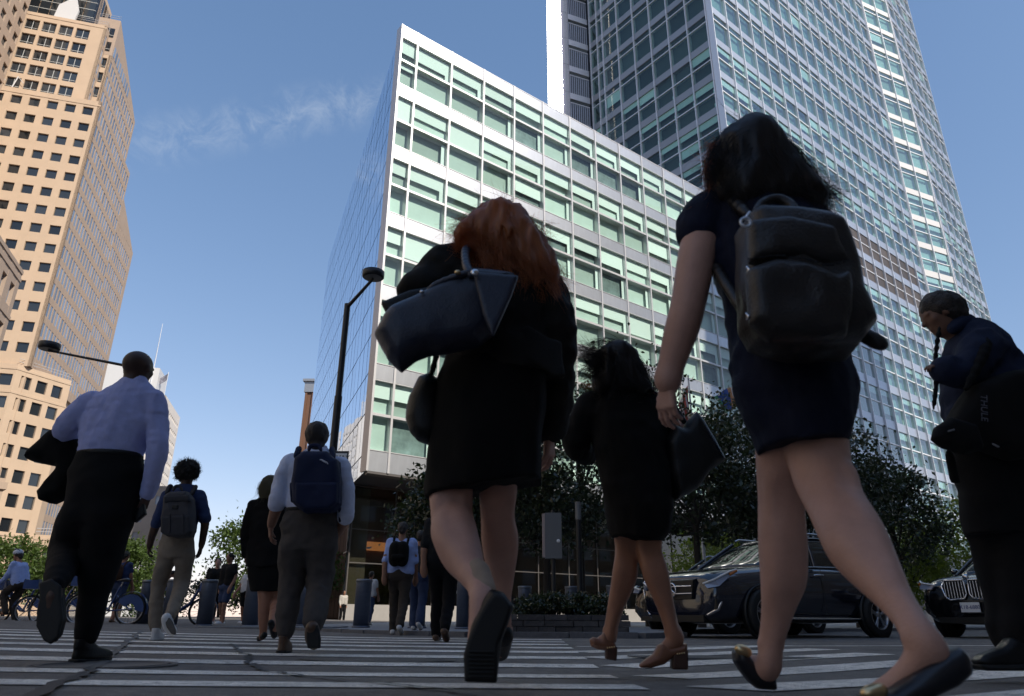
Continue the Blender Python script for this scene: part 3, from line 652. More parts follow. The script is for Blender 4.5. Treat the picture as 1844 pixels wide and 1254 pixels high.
BL = [(371, 17.0, 'blue steel bollard in front of the man in black tee and denim shorts'), (453, 16.6, 'blue steel bollard in front of the woman in the white tee'), (548, 18.5, 'blue steel bollard half hidden by the legs of the man with the navy backpack'),
      (652, 16.4, 'blue steel bollard standing alone left of the man with the black backpack'), (752, 16.0, 'blue steel bollard behind the person in jeans'), (837, 15.2, 'blue steel bollard just left of the red-haired woman\'s raised shoe'),
      (945, 19.3, 'blue steel bollard at the left end of the hedge'), (1030, 19.3, 'blue steel bollard rising out of the middle of the hedge'), (1106, 18.6, 'blue steel bollard at the right end of the hedge'),
      (262, 17.4, 'blue steel bollard beside the rear wheel of the share bicycle'), (308, 17.0, 'blue steel bollard behind the legs of the man with the grey backpack')]
for i, (px, Y, lab) in enumerate(BL):
    x, y = onpave(px, Y); t = thing('bollard', lab, 'bollard', (x, y, PZ), group='steel bollards along the pavement edge')
    for me in bm: link(me.name, me, t)
def lamp(name, label, base, elbow, tip, r=0.47, thick=0.075):
    t = thing(name, label, 'street lamp', base)
    b = Vector(base); e = Vector(elbow) - b; q = Vector(tip) - b
    zs = e.z * 0.68
    MB().lathe([(0.15, 0), (0.15, .12), (.11, .3), (thick * 1.15, .5), (thick * 1.15, zs)], 16).build('lower_pole', M_black, t)
    MB().tube([(0, 0, zs), (0, 0, e.z)], thick * .92, 14).build('pole', M_black, t)
    MB().tube([tuple(Vector((0, 0, e.z - .08))), tuple(q - Vector((0, 0, .05)))], [thick * .6, thick * .45], 10).build('arm', M_black, t)
    MB().lathe([(0, .16), (.12, .16), (r * .5, .13), (r * .5, .0), (r * .46, -.02), (0, -.02)], 28, tuple(q)).build('lamp_head', M_black, t)
    MB().lathe([(r * .40, -.028), (0, -.028)], 28, tuple(q)).build('diffuser', M_grey, t)
    return t
e = at(626, 548, 15.0); h = at(672, 499, 14.4)
L1 = lamp('street_lamp', 'tall black street lamp with a round disc head against the mirrored wall', (e[0], e[1], PZ), tuple(e), tuple(h), 0.50)
e = at(262, 660, 16.0); h = at(88, 628, 16.0)
lamp('street_lamp', 'black street lamp whose long arm and disc head reach left over the lilac-shirted man', (e[0], e[1], PZ), tuple(e), tuple(h), 0.48, .06)
# one way sign on the lamp post
s = at(597, 825, 14.85)
t = thing('one_way_sign', 'black and white one way street sign fixed to the tall lamp post', 'street sign', tuple(s))
MB().box(-.36, .36, -.012, .012, -.15, .15).build('panel', M_black, t)
MB().add([(-.33, -.014, .0), (-.22, -.014, .115), (-.22, -.014, .1), (.33, -.014, .1), (.33, -.014, -.1), (-.22, -.014, -.1), (-.22, -.014, -.115)], [(0, 6, 5, 4, 3, 2, 1)]).build('arrow', M_whitep, t)
def text(s_, size, m, parent, loc_, rot=(math.pi / 2, 0, 0), name='lettering', align='CENTER'):
    cu = bpy.data.curves.new(name, 'FONT'); cu.body = s_; cu.size = size; cu.align_x = align; cu.align_y = 'CENTER'; cu.extrude = 0.001
    o = bpy.data.objects.new(name, cu); COL.objects.link(o); dg = bpy.context.evaluated_depsgraph_get(); me = bpy.data.meshes.new_from_object(o.evaluated_get(dg)); bpy.data.objects.remove(o)
    me.materials.clear(); me.materials.append(m); q = link(name, me, parent, loc_); q.rotation_euler = rot; return q
text('ONE WAY', .155, M_black, t, (.03, -.017, -.005))
MB().tube([(0, .02, -.14), (0, .14, -.14)], .02, 6).build('bracket', M_black, t)
# signal box and pole by the hedge
x, y = onpave(998, 17.5); t = thing('signal_box', 'grey metal signal box on a thin post above the hedge, with a pale side', 'signal box', (x, y, PZ))
MB().tube([(0, 0, 0), (0, 0, 2.7)], .05, 10).build('post', M_black, t)
MB().box(-.2, .2, -.12, .12, 1.55, 2.62).build('cabinet', M_grey, t); MB().box(-.26, -.203, -.1, .1, 1.58, 2.6).build('side_panel', mat('pale_panel', (.42, .33, .30), .5), t)
MB().lathe([(0, -.125), (.045, -.125), (.045, -.12)], 16, (.12, 0, 1.95), 'y').build('badge', M_whitep, t)
x, y = onpave(1046, 18.5); t = thing('sign_pole', 'black pole with a pale grey sleeve standing behind the hedge', 'pole', (x, y, PZ))
MB().tube([(0, 0, 0), (0, 0, 2.6)], .075, 10).build('pole', M_black, t); MB().tube([(0, 0, 2.6), (0, 0, 3.05)], .08, 10).build('sleeve', M_grey, t)
x, y = onpave(779, 17.0); t = thing('railing', 'short white metal rail on the pavement behind the man with the black backpack', 'railing', (x, y, PZ))
MB().tube([(0, 0, 0), (.02, 0, .6), (.08, 0, .74), (.3, 0, .76), (.75, 0, .76)], .03, 8).build('rail', M_whitep, t)
# planter of stone blocks
pl = thing('planter', 'low planter wall of dark stone blocks below the hedge', 'planter', (0.0, 11.85, PZ))
M_block = mat('dark_stone', (0.075, 0.07, 0.07), 0.85, var=0.35, vscale=5, rnd=0.3, bump=0.5, bscale=20)
for c in range(3):
    x = -0.55; k = 0
    while x < 1.85:
        l = min(RNG.uniform(.22, .46), 1.9 - x)
        if l > .08: link('stone_block', boxmesh('stone_block', M_block, .006, l - .006, RNG.uniform(-.012, .008), .2, .004, .086), pl, (x, 0, c * .09))
        x += l
for c in range(3):
    for k in range(9): link('stone_block', Field.cache.setdefault('sbk', boxmesh('stone_block', M_block, -.2, 0, .006, .394, .004, .086)), pl, (1.9, .2 + k * .4, c * .09))
MB().box(-.55, 1.7, .2, 3.8, 0, .2).build('soil', mat('soil', (.03, .022, .016), .95), pl)
# ================================================================ vegetation
M_bark = mat('bark', (0.035, 0.028, 0.022), 0.9, var=0.3, vscale=6, bump=0.6, bscale=14, stretch=(1, 1, .2))
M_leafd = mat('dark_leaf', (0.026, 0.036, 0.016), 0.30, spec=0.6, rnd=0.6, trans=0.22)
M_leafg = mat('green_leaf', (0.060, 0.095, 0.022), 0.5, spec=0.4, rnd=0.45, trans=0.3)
M_leafy = mat('sunlit_leaf', (0.105, 0.130, 0.025), 0.5, spec=0.4, rnd=0.4, trans=0.35)  # yellow-green glow of backlit leaves put into the colour
def leaves(C, size, r, flat=0.55):
    n = len(C); d = r.normal(size=(n, 3)); d /= np.linalg.norm(d, axis=1)[:, None]; e = np.cross(d, r.normal(size=(n, 3))); e /= np.linalg.norm(e, axis=1)[:, None]
    nn = np.cross(d, e); l = size * r.uniform(.6, 1.25, n)[:, None]
    V = np.stack([C, C + d * l * .5 + e * l * flat * .5 + nn * l * .08, C + d * l, C + d * l * .5 - e * l * flat * .5 + nn * l * .08], 1).reshape(-1, 3)
    return V, np.arange(n * 4).reshape(n, 4)
def tree(name, label, base, height, rx, rz, n, m, seed, lsize=.15, trunk=.09, clear=0.3, cat='tree', group=None, clumps=46, ry=None):
    r = np.random.default_rng(seed); t = thing(name, label, cat, base, r.uniform(0, 6), group)
    ry = ry or rx; cz = height - rz
    lean = r.normal(size=2) * .06 * rx
    tips = []
    mb = MB(); top = Vector((lean[0] * 2, lean[1] * 2, cz + rz * .35))
    mb.tube([(0, 0, -.1), (lean[0] * .4, lean[1] * .4, height * .25), (lean[0], lean[1], cz * .9), tuple(top)], [trunk * 1.25, trunk, trunk * .75, trunk * .25], 9)
    mb.build('trunk', M_bark, t)
    lm = MB(); cc = []
    for k in range(clumps):
        a = r.uniform(0, 2 * math.pi); ph = math.acos(r.uniform(-.85, 1)); rad = r.uniform(.45, 1.0) ** .6
        p = np.array([rx * math.sin(ph) * math.cos(a), ry * math.sin(ph) * math.sin(a), cz + rz * math.cos(ph)]) * [rad, rad, 1]
        p[2] = cz + (p[2] - cz) * rad; cc.append(p)
        if k % 3 == 0:
            s0 = Vector((lean[0], lean[1], max(clear * height, min(cz, p[2] * .75) * r.uniform(.65, .95)))); e = Vector(p); md = (s0 + e) / 2 + Vector((0, 0, -.1 * rz))
            lm.tube([s0, md, e], [trunk * .45, trunk * .28, trunk * .08], 5, cap=False)
    lm.build('limb', M_bark, t)
    cc = np.array(cc); ws = r.uniform(.5, 1.5, clumps); ws /= ws.sum(); idx = r.choice(clumps, n, p=ws)
    sg = r.uniform(.13, .27, clumps)[idx][:, None] * np.array([rx, ry, rz * .75])
    P = cc[idx] + r.normal(size=(n, 3)) * sg
    P = P[P[:, 2] > clear * height * .8]
    V, Fq = leaves(P, lsize, r)
    link('crown', npmesh('crown', V, Fq, m), t)
    return t
TR = [(800, 21, 850, 1.35, 'dark leafy tree under the corner of the glass wing'),
      (885, 23, 770, 1.7, 'dark street tree hidden mostly behind the red-haired woman'),
      (985, 21, 765, 1.7, 'dark street tree between the red-haired woman and the woman in black'),
      (1050, 24, 682, 1.9, 'dark street tree whose top shows left of the head of the woman in black'),
      (1168, 23, 655, 1.6, 'tallest dark street tree, behind the right shoulder of the woman in black'),
      (1262, 21, 738, 1.6, 'dark street tree with the flags above it'),
      (1350, 24, 745, 1.9, 'dark street tree behind the hip of the woman in the navy dress'),
      (1450, 22, 770, 1.6, 'dark street tree behind the legs of the woman in the navy dress'),
      (1545, 23, 752, 1.9, 'dark street tree just right of the navy dress, over the blue-black car'),
      (1640, 26, 842, 1.7, 'lower dark street tree sloping down toward the man in black at the right')]
for i, (px, Y, ty, rx, lab) in enumerate(TR):
    b = at(px, 1100, Y); z = at(px, ty, Y)[2]
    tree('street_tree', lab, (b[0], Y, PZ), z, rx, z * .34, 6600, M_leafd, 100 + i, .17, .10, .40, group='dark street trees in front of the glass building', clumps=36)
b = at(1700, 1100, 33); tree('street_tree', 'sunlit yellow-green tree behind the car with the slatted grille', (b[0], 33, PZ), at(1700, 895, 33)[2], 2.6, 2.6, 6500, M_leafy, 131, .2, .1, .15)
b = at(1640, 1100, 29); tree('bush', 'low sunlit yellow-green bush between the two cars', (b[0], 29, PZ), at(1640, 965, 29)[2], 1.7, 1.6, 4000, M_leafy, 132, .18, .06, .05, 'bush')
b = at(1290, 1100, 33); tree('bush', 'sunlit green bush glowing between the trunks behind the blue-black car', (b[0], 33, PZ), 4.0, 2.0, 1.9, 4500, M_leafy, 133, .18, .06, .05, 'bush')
b = at(428, 1100, 40); tree('park_tree', 'sunlit green tree with an open uneven crown behind the blonde woman', (b[0] + .8, 40, PZ), at(430, 905, 40)[2], 2.3, 2.6, 6500, M_leafg, 140, .22, .13, .12, clumps=30)
b = at(540, 1100, 52); tree('park_tree', 'green tree behind the legs of the man with the navy backpack', (b[0], 52, PZ), 4.6, 3.2, 2.0, 5000, M_leafg, 141, .25, .13, .12)
for i, px in enumerate((6, 60, 110, 160, 215)):
    b = at(px, 1100, 37); tree('bush', ['sunlit green bush at the left edge above the helmeted cyclist', 'sunlit green bush right of the cyclist\'s helmet', 'sunlit green bush below the sandstone podium', 'sunlit green bush left of the lilac-shirted man\'s knee', 'sunlit green bush mostly behind the lilac-shirted man\'s legs'][i],
         (b[0], 37 + (i % 2), PZ), at(px, 968 + 8 * (i % 3), 37)[2], 1.5, 1.45, 4500, M_leafg, 150 + i, .2, .08, .2, 'bush', 'sunlit bushes below the sandstone tower')
for i, px in enumerate((270, 395, 470, 505)):
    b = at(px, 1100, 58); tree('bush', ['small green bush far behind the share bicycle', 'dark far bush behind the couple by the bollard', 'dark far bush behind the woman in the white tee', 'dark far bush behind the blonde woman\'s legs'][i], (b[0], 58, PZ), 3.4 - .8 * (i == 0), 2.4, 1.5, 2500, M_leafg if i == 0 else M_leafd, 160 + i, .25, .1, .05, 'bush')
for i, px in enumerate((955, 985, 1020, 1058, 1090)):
    b = at(px, 1100, 13.6 + .5 * (i % 2)); tree('hedge_bush', ['small dark hedge bush behind the red-haired woman\'s raised shoe', 'second hedge bush from the left above the stone planter', 'middle hedge bush above the stone planter', 'fourth hedge bush, with paler leaves than the rest', 'hedge bush nearest the left leg of the woman in black'][i],
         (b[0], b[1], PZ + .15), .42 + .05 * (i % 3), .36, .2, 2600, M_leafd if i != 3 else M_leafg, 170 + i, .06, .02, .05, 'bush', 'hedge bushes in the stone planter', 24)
# flags on poles in front of the wing
def flag(px, py, Y, cols, w_, hgt, lab, seed):
    p = at(px, py, Y); t = thing('flag', lab, 'flag', (p[0], p[1], PZ)); z = p[2]
    MB().tube([(0, 0, 0), (0, 0, z + .25)], [.07, .035], 8).lathe([(0, -.06), (.06, 0), (0, .06)], 10, (0, 0, z + .3)).build('pole', M_whitep, t)
    n = len(cols); r = np.random.default_rng(seed)
    for k, c in enumerate(cols):
        V = []; J = 10
        for j in range(J + 1):
            for s in (0, 1):
                v = (k + s) / n; x = v * w_ * (.55 + .45 * (1 - j / J)) ; V.append((-x - .04 if seed % 2 else x + .04, .10 * math.sin(v * 9 + j * .35), z - .1 - j / J * hgt - v * hgt * .55 + .05 * math.sin(j + v * 5)))
        b = len(V); V2 = V + [(x, y + .02, zz) for x, y, zz in V]; fs = []
        for j in range(J): q = 2 * j; fs += [(q, q + 1, q + 3, q + 2), (b + q, b + q + 2, b + q + 3, b + q + 1)]
        fs += [(2 * j, 2 * j + 2, b + 2 * j + 2, b + 2 * j) for j in range(J)] + [(2 * j + 1, b + 2 * j + 1, b + 2 * j + 3, 2 * j + 3) for j in range(J)]
        MB().add(V2, fs).build('stripe', c, t)
M_red = mat('flag_red', (.42, .10, .08), .8); M_fw = mat('flag_white', (.72, .68, .66), .8); M_fb = mat('flag_blue', (.06, .12, .40), .8); M_fo = mat('flag_orange', (.62, .30, .14), .8); M_fg = mat('flag_green', (.10, .28, .14), .8)
flag(1240, 690, 27, [M_red, M_fw, M_red, M_fw, M_red], 0.45, 1.35, 'limp red and white striped flag beside the wrist of the woman in the navy dress', 1)
flag(1326, 690, 27, [M_fw, M_fo, M_fb, M_fb, M_fg], 0.95, .8, 'blue, white and orange flag left of the navy dress', 3)
# ================================================================ cars
M_car = mat('blue_black_paint', (0.006, 0.008, 0.020), 0.12, metal=0.0, spec=0.6, coat=1.0)
M_carb = mat('black_car_paint', (0.006, 0.006, 0.007), 0.12, spec=0.6, coat=1.0)
M_cglass = mat('car_glass', (0.010, 0.012, 0.013), 0.03, spec=0.9)
M_tyre = mat('tyre_rubber', (0.012, 0.012, 0.012), 0.75)
M_chrome = mat('chrome', (0.7, 0.7, 0.72), 0.12, metal=1.0)
M_rim = mat('alloy_rim', (0.45, 0.45, 0.47), 0.3, metal=0.9)
M_lampg = mat('headlight_glass', (0.28, 0.33, 0.45), 0.05, spec=0.9, coat=1.0)
M_amber = mat('amber_lens', (0.5, 0.16, 0.03), 0.2)
M_trim = mat('black_trim', (0.01, 0.01, 0.01), 0.5)
def subsurf(o, lv=2):
    md = o.modifiers.new('s', 'SUBSURF'); md.levels = lv; md.render_levels = lv
    dg = bpy.context.evaluated_depsgraph_get(); me = bpy.data.meshes.new_from_object(o.evaluated_get(dg)); o.modifiers.clear(); o.data = me
    for p in me.polygons: p.use_smooth = True
    return o
def loft_car(st):                                               # st: x, [(y,z) half ring from bottom centre to top centre]
    V = []; n = None; fs = []
    for x, ring in st:
        full = ring + [(-y, z) for y, z in ring[-2:0:-1]]
        n = len(full); V += [(x + (0 if len(q) < 3 else 0), q[0], q[1]) for q in full]
    for i in range(len(st) - 1):
        for j in range(n): fs.append((i * n + j, i * n + (j + 1) % n, (i + 1) * n + (j + 1) % n, (i + 1) * n + j))
    fs += [tuple(range(n - 1, -1, -1)), tuple((len(st) - 1) * n + j for j in range(n))]
    return V, [f[::-1] for f in fs]
def wheel(t, x, y, r, spokes, side):
    o = link('wheel', MB().lathe([(r * .66, -.11), (r * .93, -.12), (r, -.09), (r, .09), (r * .93, .12), (r * .66, .11)], 36, axis='y').mesh('wheel', M_tyre), t, (x, y, r))
    m = MB().lathe([(r * .68, -.10), (r * .64, -.115), (r * .60, -.10), (r * .60, .05)], 36, axis='y').lathe([(0, -.085), (.06, -.085), (.06, -.04)], 14, axis='y')
    for k in range(spokes):
        a = 2 * math.pi * k / spokes + .3
        for d in (-.11, .11):
            c, s_ = math.cos(a + d), math.sin(a + d); c0, s0 = math.cos(a + d * .6), math.sin(a + d * .6)
            m.tube([(c0 * .05, -.075, s0 * .05), (c * r * .62, -.09, s_ * r * .62)], [.022, .018], 6, flat=.7)
    q = m.build('rim', M_rim, o); link('hub_backing', MB().lathe([(0, -.01), (r * .62, -.01), (r * .62, .04)], 24, axis='y').mesh('hub_backing', M_trim), o)
    if side < 0: o.rotation_euler = (0, 0, math.pi)
    return o
def suv(label, loc_, head, paint, style, group=None):
    t = thing('parked_car', label, 'car', loc_, head, group)
    def ring(zb, zt, wb, wm, wt, zc=None):
        zm = zb + (zt - zb) * .45
        return [(0, zb), (wb * .8, zb), (wb, zb + .06), (wm, zm), (wm * .995, zb + (zt - zb) * .72), (wt, zt - .03), (wt * .72, zt), (0, zt + .015)]
    st = [(2.36, ring(.30, .72, .55, .66, .52)), (2.33, ring(.26, .90, .72, .82, .66)), (2.20, ring(.22, 1.0, .84, .92, .78)), (1.85, ring(.21, 1.05, .90, .96, .83)), (1.35, ring(.22, 1.09, .90, .975, .86)),
          (.85, ring(.22, 1.13, .90, .98, .89)), (0, ring(.22, 1.14, .90, .975, .91)), (-1.2, ring(.22, 1.16, .90, .98, .91)), (-1.9, ring(.24, 1.16, .88, .97, .88)), (-2.25, ring(.30, 1.10, .82, .92, .82)), (-2.36, ring(.42, .95, .68, .8, .7))]
    V, Fc = loft_car(st); subsurf(MB().add(V, Fc, True).build('body', paint, t))
    def gr(zb, zt, wb, wt): return [(0, zb), (wb, zb), (wb - .03, zb + .06), ((wb + wt) / 2 + .02, (zb + zt) / 2), (wt + .03, zt - .07), (wt - .08, zt - .01), (0, zt + .02)]
    st = [(1.02, gr(1.06, 1.14, .84, .80)), (.90, gr(1.06, 1.22, .86, .78)), (.45, gr(1.06, 1.50, .87, .70)), (.12, gr(1.06, 1.63, .87, .66)), (-.5, gr(1.06, 1.69, .87, .66)), (-1.4, gr(1.06, 1.67, .87, .66)), (-1.95, gr(1.06, 1.56, .85, .64)), (-2.15, gr(1.06, 1.32, .82, .66)), (-2.22, gr(1.06, 1.16, .78, .7))]
    V, Fc = loft_car(st); subsurf(MB().add(V, Fc, True).build('windscreen', M_cglass, t))
    rf = [(.25, [(0, 1.585), (.60, 1.575), (.655, 1.545), (.60, 1.60), (0, 1.625)]), (-.1, [(0, 1.66), (.62, 1.64), (.69, 1.60), (.62, 1.67), (0, 1.70)]), (-.6, [(0, 1.69), (.62, 1.66), (.695, 1.62), (.62, 1.695), (0, 1.725)]), (-1.5, [(0, 1.66), (.62, 1.63), (.69, 1.59), (.62, 1.67), (0, 1.70)]), (-2.08, [(0, 1.53), (.6, 1.50), (.66, 1.47), (.6, 1.54), (0, 1.56)])]
    V, Fc = loft_car(rf); subsurf(MB().add(V, Fc, True).build('roof', paint, t), 1)
    for s in (1, -1):
        for a, b in (((1.0, .86, 1.10), (.18, .69, 1.60)), ((-1.05, .90, 1.12), (-1.12, .70, 1.62)), ((-.02, .90, 1.12), (-.10, .715, 1.62)), ((-2.1, .85, 1.12), (-1.85, .68, 1.55))):
            MB().tube([(a[0], s * a[1], a[2]), ((a[0] + b[0]) / 2, s * ((a[1] + b[1]) / 2 + .02), (a[2] + b[2]) / 2), (b[0], s * b[1], b[2])], .035, 6).build('pillar', paint, t)
        MB().tube([(.1, s * .70, 1.665), (.0, s * .70, 1.70), (-1.6, s * .69, 1.69), (-1.75, s * .68, 1.64)], .022, 6).build('roof_rail', M_chrome, t)
        MB().tube([(1.0, s * .945, 1.095), (-.5, s * .955, 1.125), (-2.0, s * .92, 1.14)], .012, 5).build('belt_trim', M_chrome, t)
        MB().tube([(1.05, s * .945, .30), (-1.15, s * .945, .30)], .022, 6).build('sill_trim', M_chrome, t)
        for x in (.12, -.95):
            MB().tube([(x, s * .975, .98), (x - .02, s * 1.005, .985), (x - .2, s * 1.005, .985), (x - .22, s * .975, .98)], .014, 6).build('door_handle', M_chrome, t)
        for x in (.98, -.08, -1.12): MB().tube([(x, s * .968, .36), (x + .02, s * .985, .75), (x, s * .955, 1.08)], .005, 4).build('door_gap', M_trim, t)
        o = MB().add([(x, s * y, z) for x, y, z in ((.85, .93, 1.12), (.60, .93, 1.12), (.58, 1.13, 1.13), (.80, 1.13, 1.13), (.82, .94, 1.24), (.62, .94, 1.26), (.60, 1.12, 1.28), (.78, 1.12, 1.26))], [(0, 1, 2, 3), (4, 7, 6, 5), (0, 4, 5, 1), (1, 5, 6, 2), (2, 6, 7, 3), (3, 7, 4, 0)], True).build('wing_mirror', paint, t); subsurf(o, 2)
        for x in (1.42, -1.40):
            MB().lathe([(.0, s * .90), (.415, s * .90), (.43, s * .988), (.40, s * .992), (.385, s * .93), (0, s * .93)], 30, (x, 0, .375), 'y').build('wheel_arch', M_trim, t)
            wheel(t, x, s * -.0 + s * .93, .365, 5, -s)
        # headlight
        yy = s
        if style == 'star':
            P = [(2.29, .62 * yy, .80), (2.22, .80 * yy, .86), (2.00, .925 * yy, .98), (1.88, .95 * yy, 1.01), (2.02, .93 * yy, .90), (2.19, .86 * yy, .75), (2.29, .70 * yy, .72)]
        else:
            P = [(2.31, .52 * yy, .88), (2.22, .80 * yy, .93), (2.05, .92 * yy, .97), (1.95, .95 * yy, .97), (2.08, .93 * yy, .88), (2.22, .86 * yy, .81), (2.31, .60 * yy, .80)]
        P = [(x + .045, y + .02 * yy, z + .01) for x, y, z in P]; up = [(x + .02, y + .012 * yy, z) for x, y, z in P]; n = len(P); fl = [tuple(range(n)), tuple(range(2 * n - 1, n - 1, -1))] + [(i, n + i, n + (i + 1) % n, (i + 1) % n) for i in range(n)]
        hl = MB().add(P + up, fl).build('headlight', M_lampg, t)
        MB().tube([(x + .025, y + .014 * yy, z - .012) for x, y, z in P[:4]], .016, 6).build('light_strip', M_whitep, hl)
        MB().tube([(P[3][0] + .03, P[3][1] + .016 * yy, P[3][2] - .03), (P[4][0] + .02, P[4][1] + .016 * yy, P[4][2] + .02)], .022, 6).build('indicator', M_amber, hl)
        MB().tube([(2.16, .88 * yy, .62), (2.26, .82 * yy, .42), (2.33, .66 * yy, .34)], [.02, .03, .02], 6).build('bumper_trim', M_chrome if style == 'star' else M_trim, t)
        MB().box(2.20, 2.30, *sorted((.60 * yy, .84 * yy)), .42, .58).build('air_intake', M_trim, t)
    if style == 'star':
        MB().add([(2.40, -.48, .86), (2.40, .48, .86), (2.40, .42, .58), (2.40, -.42, .58)] + [(2.25, -.48, .9), (2.25, .48, .9), (2.25, .42, .55), (2.25, -.42, .55)], [(0, 3, 2, 1), (0, 1, 5, 4), (1, 2, 6, 5), (2, 3, 7, 6), (3, 0, 4, 7)]).build('grille', M_trim, t)
        for z in (.66, .77): MB().tube([(2.405, -.44, z), (2.42, -.1, z), (2.42, .1, z), (2.405, .44, z)], .014, 6).build('grille_bar', M_chrome, t)
        e = MB().lathe([(.10 + .013 * math.cos(a), 2.425 + .013 * math.sin(a)) for a in np.linspace(0, 2 * math.pi, 9)], 28, (0, 0, .72), 'x')
        for k in range(3):
            a = math.pi / 2 + k * 2 * math.pi / 3; e.tube([(2.43, 0, .72), (2.43, math.cos(a) * .1, .72 + math.sin(a) * .1)], [.022, .006], 6)
        e.build('emblem', M_chrome, t)
    else:
        for s in (1, -1):
            g = MB()
            P = [(.05, .95), (.36, .95), (.43, .86), (.40, .68), (.32, .62), (.07, .64), (.03, .72), (.03, .90)]
            g.tube([(2.385, s * y, z) for y, z in P + P[:1]], .018, 6).build('grille_frame', M_chrome, t)
            MB().add([(2.36, s * y, z) for y, z in P], [tuple(range(8))]).build('grille', M_trim, t)
            for k in range(7): MB().tube([(2.39, s * (.075 + k * .05), .93), (2.395, s * (.075 + k * .05), .65)], .011, 5).build('grille_slat', M_chrome, t)
        MB().lathe([(0, 2.37), (.045, 2.37), (.045, 2.33)], 16, (0, 0, 1.0), 'x').build('emblem', M_chrome, t)
    if style != 'star':
        p = MB().box(2.40, 2.415, -.16, .16, .42, .58).build('number_plate', M_whitep if style == 'kidney' else M_amber, t)
        if style == 'kidney': text('K18-6880', .085, mat('plate_blue', (.02, .03, .18), .5), p, (2.418, 0, .50), (math.pi / 2, 0, math.pi / 2))
    MB().box(2.2, 2.36, -.6, .6, .24, .34).build('lower_lip', M_trim, t)
    return t
suv('blue-black car with a ringed three-pointed star on its grille, behind the bare legs', (4.72, 13.25, gz(4.7, 13)), R_(210), M_car, 'star')
suv('black car with two tall slatted grilles and a white number plate at the right', (10.0, 14.1, gz(9, 13)), R_(211), M_carb, 'kidney')
suv('small dark car mostly hidden behind the star-grilled car, with an orange plate', (5.15, 17.0, gz(5, 17)), R_(212), M_carb, 'plain')
# ================================================================ share bicycles
M_bblue = mat('bicycle_blue', (0.02, 0.06, 0.20), 0.35, coat=.4)
M_spk = mat('spoke', (0.4, 0.4, 0.42), 0.35, metal=.8)
def bicycle(label, px, Y, rz, sc=1.0):
    x, y = onpave(px, Y); t = thing('bicycle', label, 'bicycle', (x, y, PZ), rz, 'blue share bicycles by the pavement'); r = .33
    t.scale = (sc, sc, sc)
    for wx in (-.55, .55):
        w_ = link('wheel', MB().lathe([(r - .02 + .022 * math.cos(a), .022 * math.sin(a)) for a in np.linspace(0, 2 * math.pi, 9)], 36, axis='y').mesh('wheel', M_tyre), t, (wx, 0, r))
        MB().lathe([(r - .05 + .012 * math.cos(a), .012 * math.sin(a)) for a in np.linspace(0, 2 * math.pi, 7)], 32, axis='y').build('rim', M_spk, w_)
        m = MB().lathe([(0, -.05), (.035, -.05), (.035, .05), (0, .05)], 10, axis='y')
        for k in range(16):
            a = k * math.pi / 8; m.tube([(0, .02 * (-1) ** k, 0), (math.cos(a) * (r - .05), 0, math.sin(a) * (r - .05))], .003, 4, cap=False)
        m.build('spokes', M_spk, w_)
        f_ = MB(); a0, a1 = (.15, 2.9) if wx > 0 else (.1, 3.4); pts = [(wx + math.cos(a) * (r + .03), 0, r + math.sin(a) * (r + .03)) for a in np.linspace(a0, a1, 12)]
        V = [(p[0], s, p[2]) for p in pts for s in (-.035, .035)] + [(wx + math.cos(a) * (r + .042), s, r + math.sin(a) * (r + .042)) for a in np.linspace(a0, a1, 12) for s in (-.035, .035)]
        f_.add(V, [(2 * i, 2 * i + 2, 2 * i + 3, 2 * i + 1) for i in range(11)] + [(24 + 2 * i, 24 + 2 * i + 1, 24 + 2 * i + 3, 24 + 2 * i + 2) for i in range(11)]); f_.build('mudguard', M_bblue, t)
    # skirt guard over the rear wheel
    V = [(-.55 + math.cos(a) * q, .045, r + math.sin(a) * q) for a in np.linspace(.5, 3.3, 10) for q in (.12, .31)]; V += [(x_, -.045, z) for x_, _, z in V]
    MB().add(V, [(2 * i, 2 * i + 1, 2 * i + 3, 2 * i + 2) for i in range(9)] + [(20 + 2 * i, 20 + 2 * i + 2, 20 + 2 * i + 3, 20 + 2 * i + 1) for i in range(9)]).build('skirt_guard', M_bblue, t)
    MB().tube([(.40, 0, .86), (.25, 0, .52), (-.02, 0, .33), (-.1, 0, .33)], [.035, .045, .045, .035], 8).tube([(-.08, 0, .33), (-.25, 0, .80)], .024, 8).tube([(-.08, 0, .3), (-.55, .03, .33)], .018, 6).tube([(-.20, 0, .62), (-.55, .05, .33)], .014, 6).build('frame', M_bblue, t)
    MB().tube([(.36, 0, 1.0), (.42, 0, .80), (.55, .06, .33)], .02, 7).tube([(.42, 0, .8), (.55, -.06, .33)], .02, 7).build('fork', M_black, t)
    MB().tube([(.25, -.30, 1.02), (.33, -.2, 1.05), (.36, 0, 1.02), (.33, .2, 1.05), (.25, .30, 1.02)], .014, 7).build('handlebar', M_black, t)
    MB().tube([(-.25, 0, .78), (-.29, 0, .90)], .015, 7).build('seat_post', M_spk, t)
    MB().tube([(-.43, 0, .925), (-.36, 0, .935), (-.24, 0, .925), (-.15, 0, .92)], [.06, .085, .05, .018], 10, flat=.5).build('saddle', M_black, t)
    b = MB()
    b.box(.45, .75, -.17, .17, .80, .815).box(.45, .465, -.17, .17, .815, 1.02).box(.735, .75, -.17, .17, .815, 1.02).box(.465, .735, -.17, -.158, .815, 1.0).box(.465, .735, .158, .17, .815, 1.0); b.build('basket', M_bblue, t)
    MB().tube([(-.08, -.07, .3), (-.08, .07, .3)], .015, 6).tube([(-.08, -.08, .3), (.05, -.09, .2)], .012, 5).tube([(-.08, .08, .3), (-.2, .09, .4)], .012, 5).build('crank', M_spk, t)
    return t
bicycle('blue share bicycle pointing left, its rear wheel and saddle clear of the lilac-shirted man', 188, 17.0, math.pi, 1.05)
bicycle('blue share bicycle ridden by the helmeted cyclist at the left edge', 36, 18.6, math.pi - .1)
